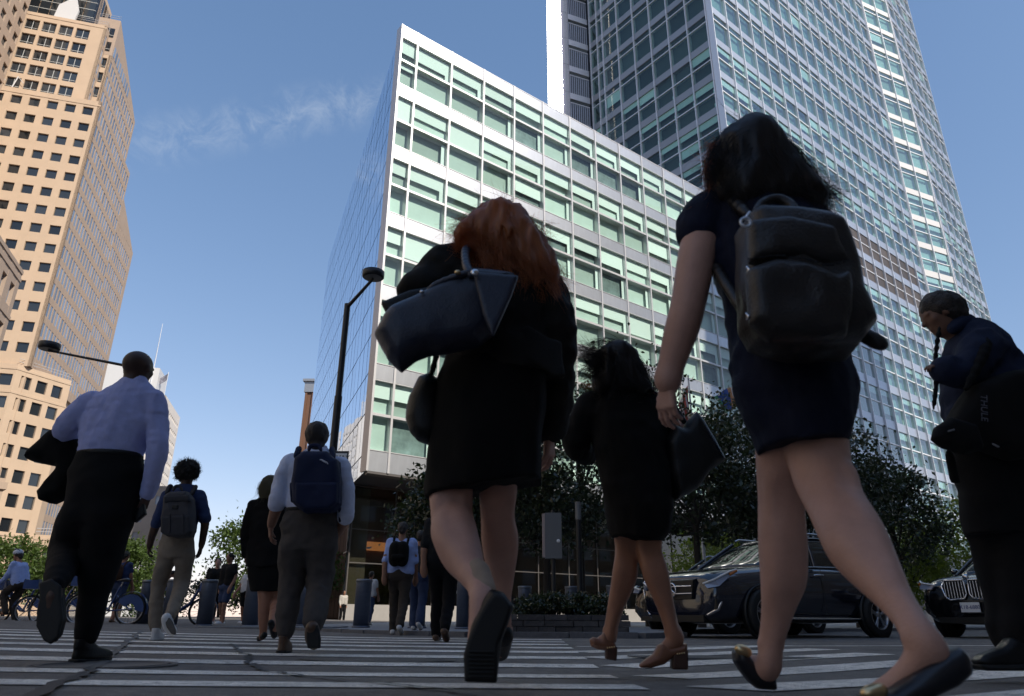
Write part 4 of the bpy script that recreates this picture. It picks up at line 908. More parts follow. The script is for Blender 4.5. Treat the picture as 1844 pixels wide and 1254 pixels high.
bicycle('blue share bicycle parked between the cyclist and the lilac-shirted man', 100, 18.0, math.pi + .35)
bicycle('bicycle whose wheel shows between the grey-backpack man and a bollard', 322, 17.6, .15, .95)
# ================================================================ people: signed-distance bodies meshed with surface nets
def vnoise(P, f, seed=0):
    q = P * np.asarray(f, float) + seed * 17.31; i = np.floor(q).astype(np.int64); t = q - i; t = t * t * (3 - 2 * t); r = np.zeros(len(P))
    for dx in (0, 1):
        for dy in (0, 1):
            for dz in (0, 1):
                h = ((i[:, 0] + dx) * 374761393 + (i[:, 1] + dy) * 668265263 + (i[:, 2] + dz) * 1442695041) & 0xffffffff
                h = ((h ^ (h >> 13)) * 1274126177) & 0xffffffff; h = (h ^ (h >> 16)) & 0xffff
                r += (h / 32768.0 - 1) * np.where(dx, t[:, 0], 1 - t[:, 0]) * np.where(dy, t[:, 1], 1 - t[:, 1]) * np.where(dz, t[:, 2], 1 - t[:, 2])
    return r
_CO = [(i & 1, (i >> 1) & 1, i >> 2) for i in range(8)]
_ED = [(a, b) for a in range(8) for b in range(a + 1, 8) if bin(a ^ b).count('1') == 1]
def nets(D, org, h):
    S = D < 0; nx, ny, nz = D.shape; cnt = np.zeros((nx - 1, ny - 1, nz - 1), np.int8)
    for x, y, z in _CO: cnt += S[x:nx - 1 + x, y:ny - 1 + y, z:nz - 1 + z]
    I = np.argwhere((cnt > 0) & (cnt < 8)); n = len(I); idx = np.full(cnt.shape, -1, np.int64); idx[I[:, 0], I[:, 1], I[:, 2]] = np.arange(n)
    C = np.stack([D[I[:, 0] + x, I[:, 1] + y, I[:, 2] + z] for x, y, z in _CO], 1); acc = np.zeros((n, 3)); num = np.zeros(n)
    co = np.array(_CO, float)
    for a, b in _ED:
        m = (C[:, a] < 0) != (C[:, b] < 0); t = np.where(m, C[:, a] / np.where(m, C[:, a] - C[:, b], 1), 0)
        acc += np.where(m[:, None], co[a] + (co[b] - co[a]) * t[:, None], 0); num += m
    V = (I + acc / num[:, None]) * h + org; Q = []
    for ax in range(3):
        A_ = [slice(None)] * 3; B_ = [slice(None)] * 3; A_[ax] = slice(0, -1); B_[ax] = slice(1, None)
        s0 = S[tuple(A_)]; s1 = S[tuple(B_)]; E = np.argwhere(s0 != s1); b, c = (ax + 1) % 3, (ax + 2) % 3
        E = E[(E[:, b] > 0) & (E[:, c] > 0) & (E[:, b] < D.shape[b] - 1) & (E[:, c] < D.shape[c] - 1)]
        fl = S[E[:, 0], E[:, 1], E[:, 2]]
        def g(db, dc):
            K = E.copy(); K[:, b] += db; K[:, c] += dc; return idx[K[:, 0], K[:, 1], K[:, 2]]
        q = np.stack([g(-1, -1), g(0, -1), g(0, 0), g(-1, 0)], 1); q[~fl] = q[~fl][:, ::-1]; Q.append(q)
    Q = np.concatenate(Q); return V, Q[(Q >= 0).all(1)]
class Sdf:
    def __init__(s): s.p = []; s.cuts = []; s.nz = []
    def cone(s, a, b, ra, rb, k=.02):
        a = np.array(a, float); b = np.array(b, float); r = max(ra, rb); ba = b - a; L = max(ba @ ba, 1e-9)
        def f(X, Y, Z):
            px, py, pz = X - a[0], Y - a[1], Z - a[2]; t = np.clip((px * ba[0] + py * ba[1] + pz * ba[2]) / L, 0, 1)
            return np.sqrt((px - t * ba[0]) ** 2 + (py - t * ba[1]) ** 2 + (pz - t * ba[2]) ** 2) - (ra + (rb - ra) * t)
        s.p.append((np.minimum(a, b) - r, np.maximum(a, b) + r, f, k)); return s
    def chain(s, pts, k=.02, grow=0):
        if len(pts) > 2:                                        # rounded joints: Catmull-Rom through the joints
            Q = np.array([[*p, q] for p, q in pts]); Q = np.vstack([2 * Q[0] - Q[1], Q, 2 * Q[-1] - Q[-2]]); o = []
            for i in range(1, len(Q) - 2):
                for t in (0, .25, .5, .75):
                    a, b, c, d = Q[i - 1:i + 3]; o.append(.5 * (2 * b + (c - a) * t + (2 * a - 5 * b + 4 * c - d) * t * t + (3 * b - a - 3 * c + d) * t ** 3))
            o.append(Q[-2]); pts = [(v[:3], max(v[3], .001)) for v in o]
        for (a, ra), (b, rb) in zip(pts[:-1], pts[1:]): s.cone(a, b, ra + grow, rb + grow, k)
        return s
    def ell(s, c, r, M=None, k=.02):
        c = np.array(c, float); r = np.array(r, float); M = np.eye(3) if M is None else np.array(M); R = max(r)
        def f(X, Y, Z):
            p = [X - c[0], Y - c[1], Z - c[2]]; q = [(p[0] * M[i][0] + p[1] * M[i][1] + p[2] * M[i][2]) for i in range(3)]
            k0 = np.sqrt(sum((q[i] / r[i]) ** 2 for i in range(3))); k1 = np.sqrt(sum((q[i] / r[i] ** 2) ** 2 for i in range(3)))
            return k0 * (k0 - 1) / np.maximum(k1, 1e-6)
        s.p.append((c - R, c + R, f, k)); return s
    def loft(s, rows, k=.02, pw=2.0, grow=0, yaw=0):                   # rows: (z, cx, cy, rx, ry)
        A_ = np.array(sorted(rows), float); z, cx, cy, rx, ry = A_.T; rx = rx + grow; ry = ry + grow; cs, sn = math.cos(yaw), math.sin(yaw)
        zz = np.linspace(z[0], z[-1], 60)
        def sm(v):
            w_ = np.interp(zz, z, v)
            for _ in range(3): w_[1:-1] = (w_[:-2] + 2 * w_[1:-1] + w_[2:]) / 4
            return w_
        cx, cy, rx, ry = map(sm, (cx, cy, rx, ry))
        def f(X, Y, Z):
            zf = Z[0, 0, :] if Z.ndim == 3 else Z; I = lambda v: np.interp(zf, zz, v)[None, None, :]
            dx, dy = X - I(cx), Y - I(cy); a = (dx * cs + dy * sn) / I(rx); b = (-dx * sn + dy * cs) / I(ry)
            q = (np.abs(a) ** pw + np.abs(b) ** pw) ** (1 / pw); d = (q - 1) * np.minimum(I(rx), I(ry)); c = np.maximum(z[0] - Z, Z - z[-1])
            return np.where(c > -.01, np.maximum(d, c) , d) if True else d
        m = max((rx).max(), (ry).max())
        s.p.append((np.array([cx.min() - m, cy.min() - m, z[0]]), np.array([cx.max() + m, cy.max() + m, z[-1]]), f, k)); return s
    def slab(s, pts, yc, T, rnd=.02, k=.02, bulge=0.0, tilt=0.0):      # pts: (x, z) outline
        P = np.array(pts, float); n = len(P); Y0 = yc; c0 = P.mean(0)
        def f(X, Y, Z):
            x = X[:, 0, 0][:, None] if X.ndim == 3 else X; z = Z[0, 0, :][None, :]; x = x + 0 * z; z = z + 0 * x; d = np.full(x.shape, 1e9); ins = np.zeros(x.shape, bool)
            for i in range(n):
                a = P[i]; b = P[(i + 1) % n]; e = b - a; wx, wz = x - a[0], z - a[1]; t = np.clip((wx * e[0] + wz * e[1]) / max(e @ e, 1e-9), 0, 1)
                d = np.minimum(d, (wx - t * e[0]) ** 2 + (wz - t * e[1]) ** 2)
                c = ((a[1] <= z) != (b[1] <= z)); xi = a[0] + (z - a[1]) * e[0] / (e[1] if abs(e[1]) > 1e-9 else 1e-9); ins ^= c & (x < xi)
            d = np.sqrt(d); d = np.where(ins, -d, d); Te = T * (1 - bulge * np.exp(np.minimum(d, 0) / (.35 * T + 1e-6)))
            dy = np.abs(Y - (Y0 + tilt * (z - c0[1]))[:, None, :]) - Te[:, None, :]; d = d[:, None, :]
            return np.minimum(np.maximum(d + rnd, dy + rnd), 0) + np.sqrt(np.maximum(d + rnd, 0) ** 2 + np.maximum(dy + rnd, 0) ** 2) - rnd
        e = abs(tilt) * (P[:, 1].max() - P[:, 1].min())
        s.p.append((np.array([P[:, 0].min(), yc - T - e, P[:, 1].min()]), np.array([P[:, 0].max(), yc + T + e, P[:, 1].max()]), f, k)); return s
    def cut(s, p, n): s.cuts.append((np.array(p, float), np.array(n, float))); return s
    def noise(s, amp, f, seed=0, o=2): s.nz.append((amp, f, seed, o)); return s
    def mesh(s, h):
        lo = np.min([p[0] for p in s.p], 0) - 4 * h; hi = np.max([p[1] for p in s.p], 0) + 4 * h
        n = np.ceil((hi - lo) / h).astype(int) + 1; ax = [lo[i] + np.arange(n[i]) * h for i in range(3)]; D = np.full(n, 1.0)
        for a, b, f, k in s.p:
            m = k + 3 * h; i0 = np.maximum(((a - m - lo) / h).astype(int), 0); i1 = np.minimum(((b + m - lo) / h).astype(int) + 2, n)
            X = ax[0][i0[0]:i1[0]][:, None, None]; Y = ax[1][i0[1]:i1[1]][None, :, None]; Z = ax[2][i0[2]:i1[2]][None, None, :]
            d = f(X, Y, Z); sub = D[i0[0]:i1[0], i0[1]:i1[1], i0[2]:i1[2]]; hh = np.maximum(k - np.abs(sub - d), 0) / k; sub[...] = np.minimum(sub, d) - hh * hh * k / 4
        for p, nn in s.cuts:
            D = np.maximum(D, -((ax[0] - p[0])[:, None, None] * nn[0] + (ax[1] - p[1])[None, :, None] * nn[1] + (ax[2] - p[2])[None, None, :] * nn[2]))
        for amp, f, seed, o in s.nz:
            W_ = np.argwhere(np.abs(D) < 2 * amp + 2 * h); P = lo + W_ * h; v = vnoise(P, f, seed)
            if o > 1: v = v + .5 * vnoise(P, np.asarray(f, float) * 2.1, seed + 3)
            D[W_[:, 0], W_[:, 1], W_[:, 2]] += amp * v
        D[0] = D[-1] = 1; D[:, 0] = D[:, -1] = 1; D[:, :, 0] = D[:, :, -1] = 1
        return nets(D, lo, h)
def join(parts):
    V = []; Q = []; b = 0
    for v, q in parts: V.append(v); Q.append(q + b); b += len(v)
    return np.concatenate(V), np.concatenate(Q)
def unit(v): v = np.array(v, float); return v / max(np.linalg.norm(v), 1e-9)
def hand(wr, tip, pn, thumb, curl=.4, h=.0045, sc=1.0, spread=.012):
    d = unit(np.array(tip) - np.array(wr)); L = np.linalg.norm(np.array(tip) - np.array(wr)) * sc; pn = unit(np.array(pn) - d * (np.array(pn) @ d)); sd = unit(np.cross(d, pn))
    if sd @ np.array(thumb) < 0: sd = -sd
    w_ = np.array(wr, float); u = L / .185; S = Sdf()
    S.cone(w_ - d * .02 * u, w_ + d * .02 * u, .024 * u, .022 * u, .015)
    kn = []
    for i, o in enumerate((.030, .010, -.010, -.028)):
        k_ = w_ + d * (.092 - .004 * abs(i - 1)) * u + sd * o * u; kn.append(k_); S.cone(w_ + d * .02 * u + sd * o * .55 * u, k_, .016 * u, .0125 * u, .014 * u)
    for i, (k_, lens) in enumerate(zip(kn, ((.040, .024, .019), (.044, .028, .021), (.040, .026, .020), (.032, .019, .017)))):
        p = k_; a = curl * (.55 + .12 * i); dv = unit(d + sd * (1.5 - i) * spread * 2); r = .0092 * u
        for j, l in enumerate(lens):
            dv2 = dv * math.cos(a) + pn * math.sin(a); q = p + dv2 * l * u; S.cone(p, q, r, r * .9, .004); p = q; r *= .9; a += curl * (.75 if j == 0 else .55)
    b0 = w_ + d * .028 * u + sd * .022 * u + pn * .006 * u; td = unit(d * .75 + sd * .6 + pn * .35); p = b0; r = .0125 * u
    for j, l in enumerate((.040, .030, .022)):
        q = p + td * l * u; S.cone(p, q, r, r * .86, .008); p = q; r *= .86; td = unit(td + pn * curl * .35 - sd * curl * .45)
    return S.mesh(h)
def head_prims(S, c, f, up, hw, hh, k=.02, face=True):
    f = unit(f); up = unit(np.array(up) - f * (np.array(up) @ f)); s = np.cross(f, up); M = np.array([s, f, up]); c = np.array(c, float)
    P = lambda a, b, e: c + s * a * hw + f * b * hw + up * e * hh
    S.ell(P(0, -.08, .22), (hw * .98, hw * 1.2, hh * .78), M, .03); S.ell(P(0, .30, -.32), (hw * .74, hw * .80, hh * .66), M, .03); S.ell(P(0, .62, -.78), (hw * .34, hw * .30, hh * .2), M, .03)
    for q in (-1, 1):
        S.ell(P(q * 1.0, -.02, -.08), (hw * .10, hw * .26, hh * .26), M, .01)
        if face: S.ell(P(q * .42, .93, .14), (hw * .34, hw * .16, hh * .08), M, .01); S.ell(P(q * .55, .72, -.18), (hw * .25, hw * .22, hh * .16), M, .02)
    if face:
        S.cone(P(0, 1.05, .08), P(0, 1.28, -.20), hw * .10, hw * .16, .012); S.ell(P(0, 1.02, -.48), (hw * .30, hw * .10, hh * .05), M, .006); S.ell(P(0, 1.0, -.56), (hw * .26, hw * .10, hh * .05), M, .006)
    return M
def strands(roots, ctrl, r, w0=.0016, seg=7, m=None):
    """roots (n,3); ctrl list of (n,3) control points -> tapered three-sided hair tubes"""
    pts = [roots] + ctrl; n = len(roots); T = np.linspace(0, 1, seg + 1); P = np.zeros((seg + 1, n, 3)); K = len(pts) - 1
    for i, t in enumerate(T):
        for j, q in enumerate(pts): P[i] += math.comb(K, j) * (1 - t) ** (K - j) * t ** j * q
    dv = np.gradient(P, axis=0); dv /= np.linalg.norm(dv, axis=2)[..., None] + 1e-9
    a = np.cross(dv, np.array([.3, .9, .2])); a /= np.linalg.norm(a, axis=2)[..., None] + 1e-9; b = np.cross(dv, a)
    wd = (w0 * (1 - T * .75))[:, None, None] * r.uniform(.6, 1.3, n)[None, :, None]
    ring = np.stack([P + (a * math.cos(x) + b * math.sin(x)) * wd for x in (0, 2.1, 4.2)], 2)     # seg+1, n, 3, 3
    V = ring.transpose(1, 0, 2, 3).reshape(-1, 3); base = (np.arange(n) * (seg + 1) * 3)[:, None, None, None]
    q = np.array([[[i * 3 + j, i * 3 + (j + 1) % 3, (i + 1) * 3 + (j + 1) % 3, (i + 1) * 3 + j] for j in range(3)] for i in range(seg)])
    return V, (base + q[None]).reshape(-1, 4)

M_skin = {k: mat('skin_' + k, c, .5, spec=.4, var=.13, vscale=9, bump=.12, bscale=150) for k, c in
          dict(dark=(.055, .027, .018), brown=(.14, .07, .045), olive=(.27, .135, .085), fair=(.52, .295, .225), pink=(.50, .28, .215), tan=(.30, .14, .085)).items()}
def cloth(name, col, rough=.85, var=.12, **k): return mat(name, col, rough, var=var, vscale=18, bump=.3, bscale=260, spec=k.pop('spec', .18), **k)
def leg_detail(S, g, L, kn, cf, an, heel):
    """tendons behind the knee, the two calf heads, the Achilles ridge and the ankle bones of a leg seen from behind"""
    def pt(p, side, out, rr): 
        d = np.array([L[an][0] - L[kn][0], L[an][1] - L[kn][1]], float); d /= np.linalg.norm(d); n = np.array([-d[1], d[0]]); x, y, dy, r = p; rm = g.r(r, x, y, dy); c = g.P(x + n[0] * side * r, y + n[1] * side * r, dy - 0); c[1] -= rm * out; return c, rm * rr
    K, C_, A_ = L[kn], L[cf], L[an]; mid = lambda a, b, t: tuple(a[i] + (b[i] - a[i]) * t for i in range(4))
    for s in (-1, 1):
        S.chain([pt(mid(L[max(kn - 1, 0)], K, .45), s * .62, .62, .26), pt(K, s * .62, .66, .25), pt(mid(K, C_, .45), s * .55, .60, .22)], .02)
        S.chain([pt(mid(K, C_, .4), s * .38, .50, .40), pt(C_, s * .36, .52, .50), pt(mid(C_, A_, .30), s * .30, .48, .40), pt(mid(C_, A_, .55), s * .12, .45, .3)], .03)
        S.ell(*[(q[0], (q[1] * 1.0,) * 3) for q in [pt(A_, s * .92, .0, .42)]][0], None, .015)
    S.chain([pt(mid(C_, A_, .6), 0, .72, .30), pt(mid(C_, A_, .85), 0, .80, .32), pt(A_, 0, .82, .34), (g.P(*heel[:3]), g.r(heel[3], *heel[:3]))], .02)
class Fig:
    def __init__(s, name, label, D, base_px, cat='person', group=None, gx=None):
        s.D = D; b = at(base_px, 1100, D); s.base = np.array([b[0], D, gz(b[0], D)]); s.t = thing(name, label, cat, tuple(s.base), 0, group)
    def P(s, x, y, dy=0.): return at(x, y, s.D + dy)
    def r(s, px, x, y, dy=0.): return px * mpp(x, y, s.D + dy)
    def ch(s, L): return [(s.P(x, y, d), s.r(q, x, y, d)) for x, y, d, q in L]
    def rows(s, L, dy=0.):
        o = []
        for e in L:
            y, xl, xr, ry = e[:4]; d = (e[4] if len(e) > 4 else 0) + dy; p = s.P((xl + xr) / 2, y, d); o.append((p[2], p[0], p[1], s.r((xr - xl) / 2, (xl + xr) / 2, y, d), ry))
        return o
    def pg(s, L, dy): return [(lambda p: (p[0], p[2]))(s.P(x, y, dy)) for x, y in L]
    def put(s, name, VQ, m, parent=None, label=None):
        V, Q = VQ; t = parent or s.t; off = s.base if parent is None else np.array(parent['_o']) if '_o' in parent else np.array(parent.location)
        o = link(name, npmesh(name, V - off, Q, m, True), t)
        if label: o['label'] = label
        return o
    def item(s, name, label, cat, px, py, dy=0., group=None):
        p = s.P(px, py, dy); return thing(name, label, cat, tuple(p), 0, group)
def sub(parent, root, name, VQ, m):                             # a sub-part: child of a part whose own origin is the thing's origin
    V, Q = VQ; return link(name, npmesh(name, V - np.array(root.location), Q, m, True), parent)
# ================================================================ the eight near walkers
AWAY = np.array([0, 1, 0.]); UP = np.array([0, 0, 1.])
M_navytr = cloth('black_trousers', (0.0055, 0.0055, 0.0065)); M_lilac = cloth('lilac_shirt', (0.40, 0.43, 0.72)); M_blackc = cloth('black_cloth', (0.0048, 0.0045, 0.0045))
M_blackl = mat('black_leather', (0.006, 0.006, 0.0065), .42, bump=.15, bscale=120, spec=.28); M_sole = mat('black_sole', (0.008, 0.008, 0.008), .7)
M_navyl = mat('navy_leather', (0.022, 0.026, 0.045), .36, bump=.15, bscale=140, spec=.45, var=.1); M_gold = mat('gold_metal', (.75, .55, .30), .3, metal=1)
def flat_shoe(g, x, dy, m, yaw=0.0, sc=1.0, sole=M_sole, nm='shoe', z0=None):
    p = g.P(x, 1150, dy); z = gz(p[0], p[1]) + .004 if z0 is None else z0; cs, sn = math.sin(-yaw), math.cos(yaw)
    R_w = lambda L: [(z + a * sc, p[0] + c * sc * cs, p[1] + c * sc * sn, b * sc, d * sc) for a, b, d, c in L]
    S = Sdf().loft(R_w([(.012, .046, .135, .07), (.03, .047, .138, .07), (.045, .045, .135, .068), (.062, .042, .115, .05), (.078, .039, .08, .01), (.10, .037, .058, -.012), (.118, .038, .055, -.015)]), .01, 2.3, 0, yaw)
    o = g.put(nm, S.mesh(.006), m); S = Sdf().loft(R_w([(0, .047, .138, .07), (.014, .049, .140, .07)]), .004, 2.3, 0, yaw); sub(o, g.t, 'sole', S.mesh(.006), sole)
    S = Sdf().loft(R_w([(-.002, .041, .04, -.03), (.018, .042, .042, -.03)]), .004, 3, 0, yaw); sub(o, g.t, 'heel', S.mesh(.006), sole); return o
# ---------- man in the lilac shirt
g = Fig('person', 'bald man in a lilac shirt and black trousers walking away, one sole lifted', 4.5, 155)
S = Sdf(); M = head_prims(S, g.P(248, 664), unit([.18, 1, 0]), UP, g.r(23.5, 248, 664), g.r(31, 248, 664))
S.chain(g.ch([(244, 676, 0, 19), (238, 715, .0, 20)])).loft(g.rows([(695, 222, 264, .06), (722, 176, 276, .08), (760, 158, 276, .10), (815, 152, 244, .10), (850, 138, 246, .12), (930, 130, 228, .11)]))
S.chain(g.ch([(274, 726, 0, 12), (283, 800, -.02, 11), (275, 850, .0, 10), (266, 890, .03, 9)])).chain(g.ch([(170, 728, 0, 12), (119, 775, .04, 11), (148, 797, .20, 9), (175, 800, .3, 9)]))
S.chain(g.ch([(194, 930, 0, 30), (185, 1000, .02, 22), (169, 1070, 0, 16), (156, 1145, -.02, 12)])).chain(g.ch([(152, 930, 0, 30), (125, 990, .08, 21), (109, 1025, -.15, 15), (99, 1060, -.38, 12), (92, 1130, -.36, 13)]))
body = S.mesh(.009); hn = hand(g.P(266, 891, .03), g.P(245, 940, .06), [-1, .3, 0], [0, 1, .2], .75); h2 = hand(g.P(172, 800, .3), g.P(198, 808, .36), [0, 0, -1], [0, 1, 0], .5)
g.put('body', join([body, hn, h2]), M_skin['dark'])
S = Sdf().loft(g.rows([(682, 222, 264, .058), (692, 213, 272, .075), (704, 190, 283, .095), (722, 163, 291, .115), (760, 148, 288, .135), (795, 145, 264, .14), (822, 144, 252, .13)]), k=.02)
S.chain(g.ch([(166, 722, 0, 19), (138, 750, .0, 19), (118, 775, .04, 18), (134, 790, .14, 15)]), .02).chain(g.ch([(277, 722, 0, 19), (284, 762, 0, 17.5), (284, 806, -.02, 17), (276, 850, 0, 15), (267, 884, .03, 12.5)]), .02)
S.noise(.007, (10, 10, 4), 1).noise(.0045, (24, 24, 8), 2).noise(.003, (12, 12, 40), 9); shirt = g.put('shirt', S.mesh(.009), M_lilac)
S = Sdf().chain(g.ch([(271, 872, .02, 14.5), (266, 888, .03, 13.5)])); sub(shirt, g.t, 'cuff', S.mesh(.008), M_lilac)
S = Sdf().loft(g.rows([(674, 226, 262, .056), (686, 223, 265, .062)])); sub(shirt, g.t, 'collar', S.mesh(.008), M_lilac)
S = Sdf().loft(g.rows([(818, 142, 254, .137), (850, 128, 256, .15), (900, 121, 247, .15), (945, 118, 234, .135)]))
S.chain(g.ch([(194, 930, 0, 42), (185, 1000, .02, 31), (169, 1070, 0, 24), (157, 1142, -.02, 20)]), .03).chain(g.ch([(152, 930, 0, 40), (125, 990, .08, 31), (109, 1025, -.15, 23), (100, 1054, -.38, 17)]), .03)
S.noise(.008, (6, 6, 9), 4); tr = g.put('trousers', S.mesh(.010), M_navytr)
S = Sdf().loft(g.rows([(816, 141, 256, .14), (825, 140, 256, .142)])); g.put('belt', S.mesh(.009), M_blackl)
gl = g.base[2]
flat_shoe(g, 156, -.02, M_blackl, -.25, 1.05)
S = Sdf().slab(g.pg([(72, 1052), (92, 1044), (108, 1056), (110, 1085), (112, 1115), (104, 1145), (92, 1158), (80, 1152), (68, 1130), (66, 1100), (72, 1075)], -.40), 4.5 - .37, .035, .03); sh = g.put('shoe', S.mesh(.008), M_blackl)
S = Sdf().slab(g.pg([(70, 1050), (92, 1042), (109, 1055), (109, 1078), (113, 1115), (105, 1148), (91, 1161), (78, 1154), (65, 1128), (66, 1100), (71, 1078)], -.42), 4.5 - .415, .011, .008); sub(sh, g.t, 'sole', S.mesh(.007), M_sole)
t = g.item('jacket', 'black jacket hanging folded over the left forearm of the lilac-shirted man', 'jacket', 105, 840, .1)
S = Sdf().slab(g.pg([(100, 776), (140, 770), (150, 800), (146, 850), (135, 880), (118, 897), (98, 910), (80, 905), (74, 888), (88, 868), (108, 846), (84, 838), (52, 828), (60, 815)], .14), 4.5 + .13, .10, .045, bulge=.4).noise(.016, (9, 9, 9), 7); V, Q = S.mesh(.010)
link('cloth', npmesh('cloth', V - np.array(t.location), Q, M_blackc, True), t)
t = g.item('phone_case', 'dark wallet case held in the right hand of the lilac-shirted man', 'case', 250, 918, .03)
S = Sdf().slab(g.pg([(240, 896), (258, 900), (262, 926), (243, 942), (233, 930)], .02), 4.5 + .03, .018, .008); V, Q = S.mesh(.006); link('case', npmesh('case', V - np.array(t.location), Q, M_blackl, True), t)
# ---------- young man with the grey backpack
g = Fig('person', 'curly-haired young man in a dark blue shirt and beige trousers', 8.0, 300)
S = Sdf(); head_prims(S, g.P(337, 853), unit([.1, 1, 0]), UP, g.r(13.5, 337, 853), g.r(19, 337, 853))
S.chain(g.ch([(337, 862, 0, 9), (334, 885, 0, 10)])).loft(g.rows([(880, 318, 350, .06), (893, 302, 358, .085), (930, 304, 352, .09), (970, 298, 344, .09), (1000, 296, 340, .09)]))
S.chain(g.ch([(300, 894, 0, 7.5), (281, 945, 0, 7), (273, 968, .06, 5.5), (269, 986, .08, 4.3)])).chain(g.ch([(360, 894, 0, 7.5), (369, 935, 0, 7), (366, 965, .08, 5.5), (362, 986, .08, 4.3)]))
S.chain(g.ch([(303, 1000, 0, 12), (286, 1050, .05, 9), (279, 1100, 0, 8), (279, 1130, -.02, 6)])).chain(g.ch([(332, 1000, 0, 12), (327, 1050, .06, 9), (315, 1085, -.2, 8), (303, 1112, -.42, 6)]))
body = S.mesh(.012); h1 = hand(g.P(269, 986, .08), g.P(265, 1010, .10), [1, .3, 0], [0, 1, 0], .95, .006); h2 = hand(g.P(362, 986, .08), g.P(355, 1010, .1), [-1, .3, 0], [0, 1, 0], .5, .006)
g.put('body', join([body, h1, h2]), M_skin['dark'])
M_afro = mat('black_hair', (.010, .008, .007), .75, bump=.8, bscale=90)
S = Sdf().ell(g.P(337, 848), (g.r(21, 337, 848), g.r(19, 337, 848), g.r(18.5, 337, 848))).noise(.02, (38, 38, 38), 3).noise(.012, (80, 80, 80), 5, 1); V, Q = S.mesh(.009)
r = np.random.default_rng(3); c = g.P(337, 848); d = r.normal(size=(900, 3)); d /= np.linalg.norm(d, axis=1)[:, None]; ro = c + d * g.r(18, 337, 848); e = ro + d * r.uniform(.015, .05, 900)[:, None] + r.normal(size=(900, 3)) * .012
V2, Q2 = strands(ro, [ro + d * .03 + r.normal(size=(900, 3)) * .015, e], r, .0028, 3); g.put('hair', join([(V, Q), (V2, Q2)]), M_afro)
M_dblue = cloth('dark_blue_shirt', (.030, .045, .11)); M_beige = cloth('beige_trousers', (.20, .165, .13)); M_sneak = mat('white_sneaker', (.60, .60, .60), .6, var=.1)
S = Sdf().loft(g.rows([(873, 324, 350, .06), (883, 306, 356, .09), (896, 296, 364, .11), (930, 297, 358, .12), (965, 292, 349, .125), (972, 292, 348, .12)]))
S.chain(g.ch([(301, 893, 0, 10.5), (289, 925, 0, 9.5), (281, 944, 0, 9)])).chain(g.ch([(359, 893, 0, 10.5), (367, 920, 0, 9.5), (369, 936, 0, 9.2)])).noise(.009, (8, 8, 16), 8); g.put('shirt', S.mesh(.012), M_dblue)
S = Sdf().loft(g.rows([(962, 292, 348, .128), (985, 288, 349, .135), (1005, 286, 348, .12)])).chain(g.ch([(303, 1000, 0, 16.5), (287, 1050, .05, 13), (280, 1100, 0, 11), (280, 1129, -.02, 10)])).chain(g.ch([(332, 1000, 0, 16.5), (327, 1050, .06, 13), (316, 1085, -.2, 11), (306, 1108, -.40, 10)]))
S.noise(.010, (7, 7, 12), 9); g.put('trousers', S.mesh(.012), M_beige)
flat_shoe(g, 279, -.02, M_sneak, .1, 1.0, M_sneak)
S = Sdf().chain(g.ch([(300, 1113, -.45, 8.5), (304, 1128, -.40, 8), (311, 1138, -.30, 7)])); sh = g.put('shoe', S.mesh(.010), M_sneak)
S = Sdf().slab(g.pg([(294, 1116), (301, 1110), (309, 1120), (315, 1136), (314, 1144), (306, 1142), (298, 1130)], -.5), 8 - .475, .012, .008); sub(sh, g.t, 'sole', S.mesh(.009), cloth('grey_sole', (.12, .11, .10)))
def backpack(g, label, main, pocket, dy, T, m, m2, straps, fd=.75, h=.010, noise=.007, dx=0, rnd=.42):
    main = [(x + dx, y) for x, y in main]; pocket = [([(x + dx, y) for x, y in q], b, c) for q, b, c in pocket]
    cx, cy = np.mean(main, 0); t = g.item('backpack', label, 'backpack', cx, cy, dy); o = np.array(t.location)
    def put(nm, S, mm, hh=h): V, Q = S.mesh(hh); return link(nm, npmesh(nm, V - o, Q, mm, True), t)
    put('main_bag', Sdf().slab(g.pg(main, dy - T * fd), g.D + dy, T, T * rnd, bulge=.25).noise(noise, (9, 9, 9), 11), m)
    for pk, pd, pT in pocket: put('pocket', Sdf().slab(g.pg(pk, pd - pT), g.D + pd, pT, pT * .7, bulge=.3).noise(noise * .7, (11, 11, 11), 12), m2)
    for st in straps: put('strap', Sdf().chain(g.ch(st), .02), m2)
    return t, put
M_gbag = cloth('grey_bag', (.065, .063, .068)); M_gbag2 = cloth('grey_bag_dark', (.045, .044, .048))
t, put = backpack(g, 'grey backpack with a buckled front pocket on the curly-haired young man', [(293, 893), (305, 884), (334, 884), (343, 897), (346, 955), (340, 966), (312, 968), (291, 962), (288, 930)], [([(287, 929), (341, 927), (343, 958), (332, 966), (300, 966), (287, 958)], -.30, .035), ([(293, 893), (338, 890), (341, 903), (294, 907)], -.27, .035)], -.19, .10,
    M_gbag, M_gbag2, [[(300, 888, -.1, 3.2), (306, 876, -.02, 3.2), (310, 880, .08, 3)], [(345, 890, -.1, 3.2), (352, 877, -.02, 3.2), (350, 884, .08, 3)], [(306, 926, -.335, 1.6), (306, 958, -.34, 1.6)], [(330, 926, -.335, 1.6), (330, 958, -.34, 1.6)], [(312, 884, -.2, 1.5), (316, 876, -.19, 1.5), (324, 876, -.19, 1.5), (328, 884, -.2, 1.5)]])
put('patch', Sdf().slab(g.pg([(309, 909), (321, 909), (321, 918), (309, 918)], -.3), 8 - .285, .01, .004), M_blackl)
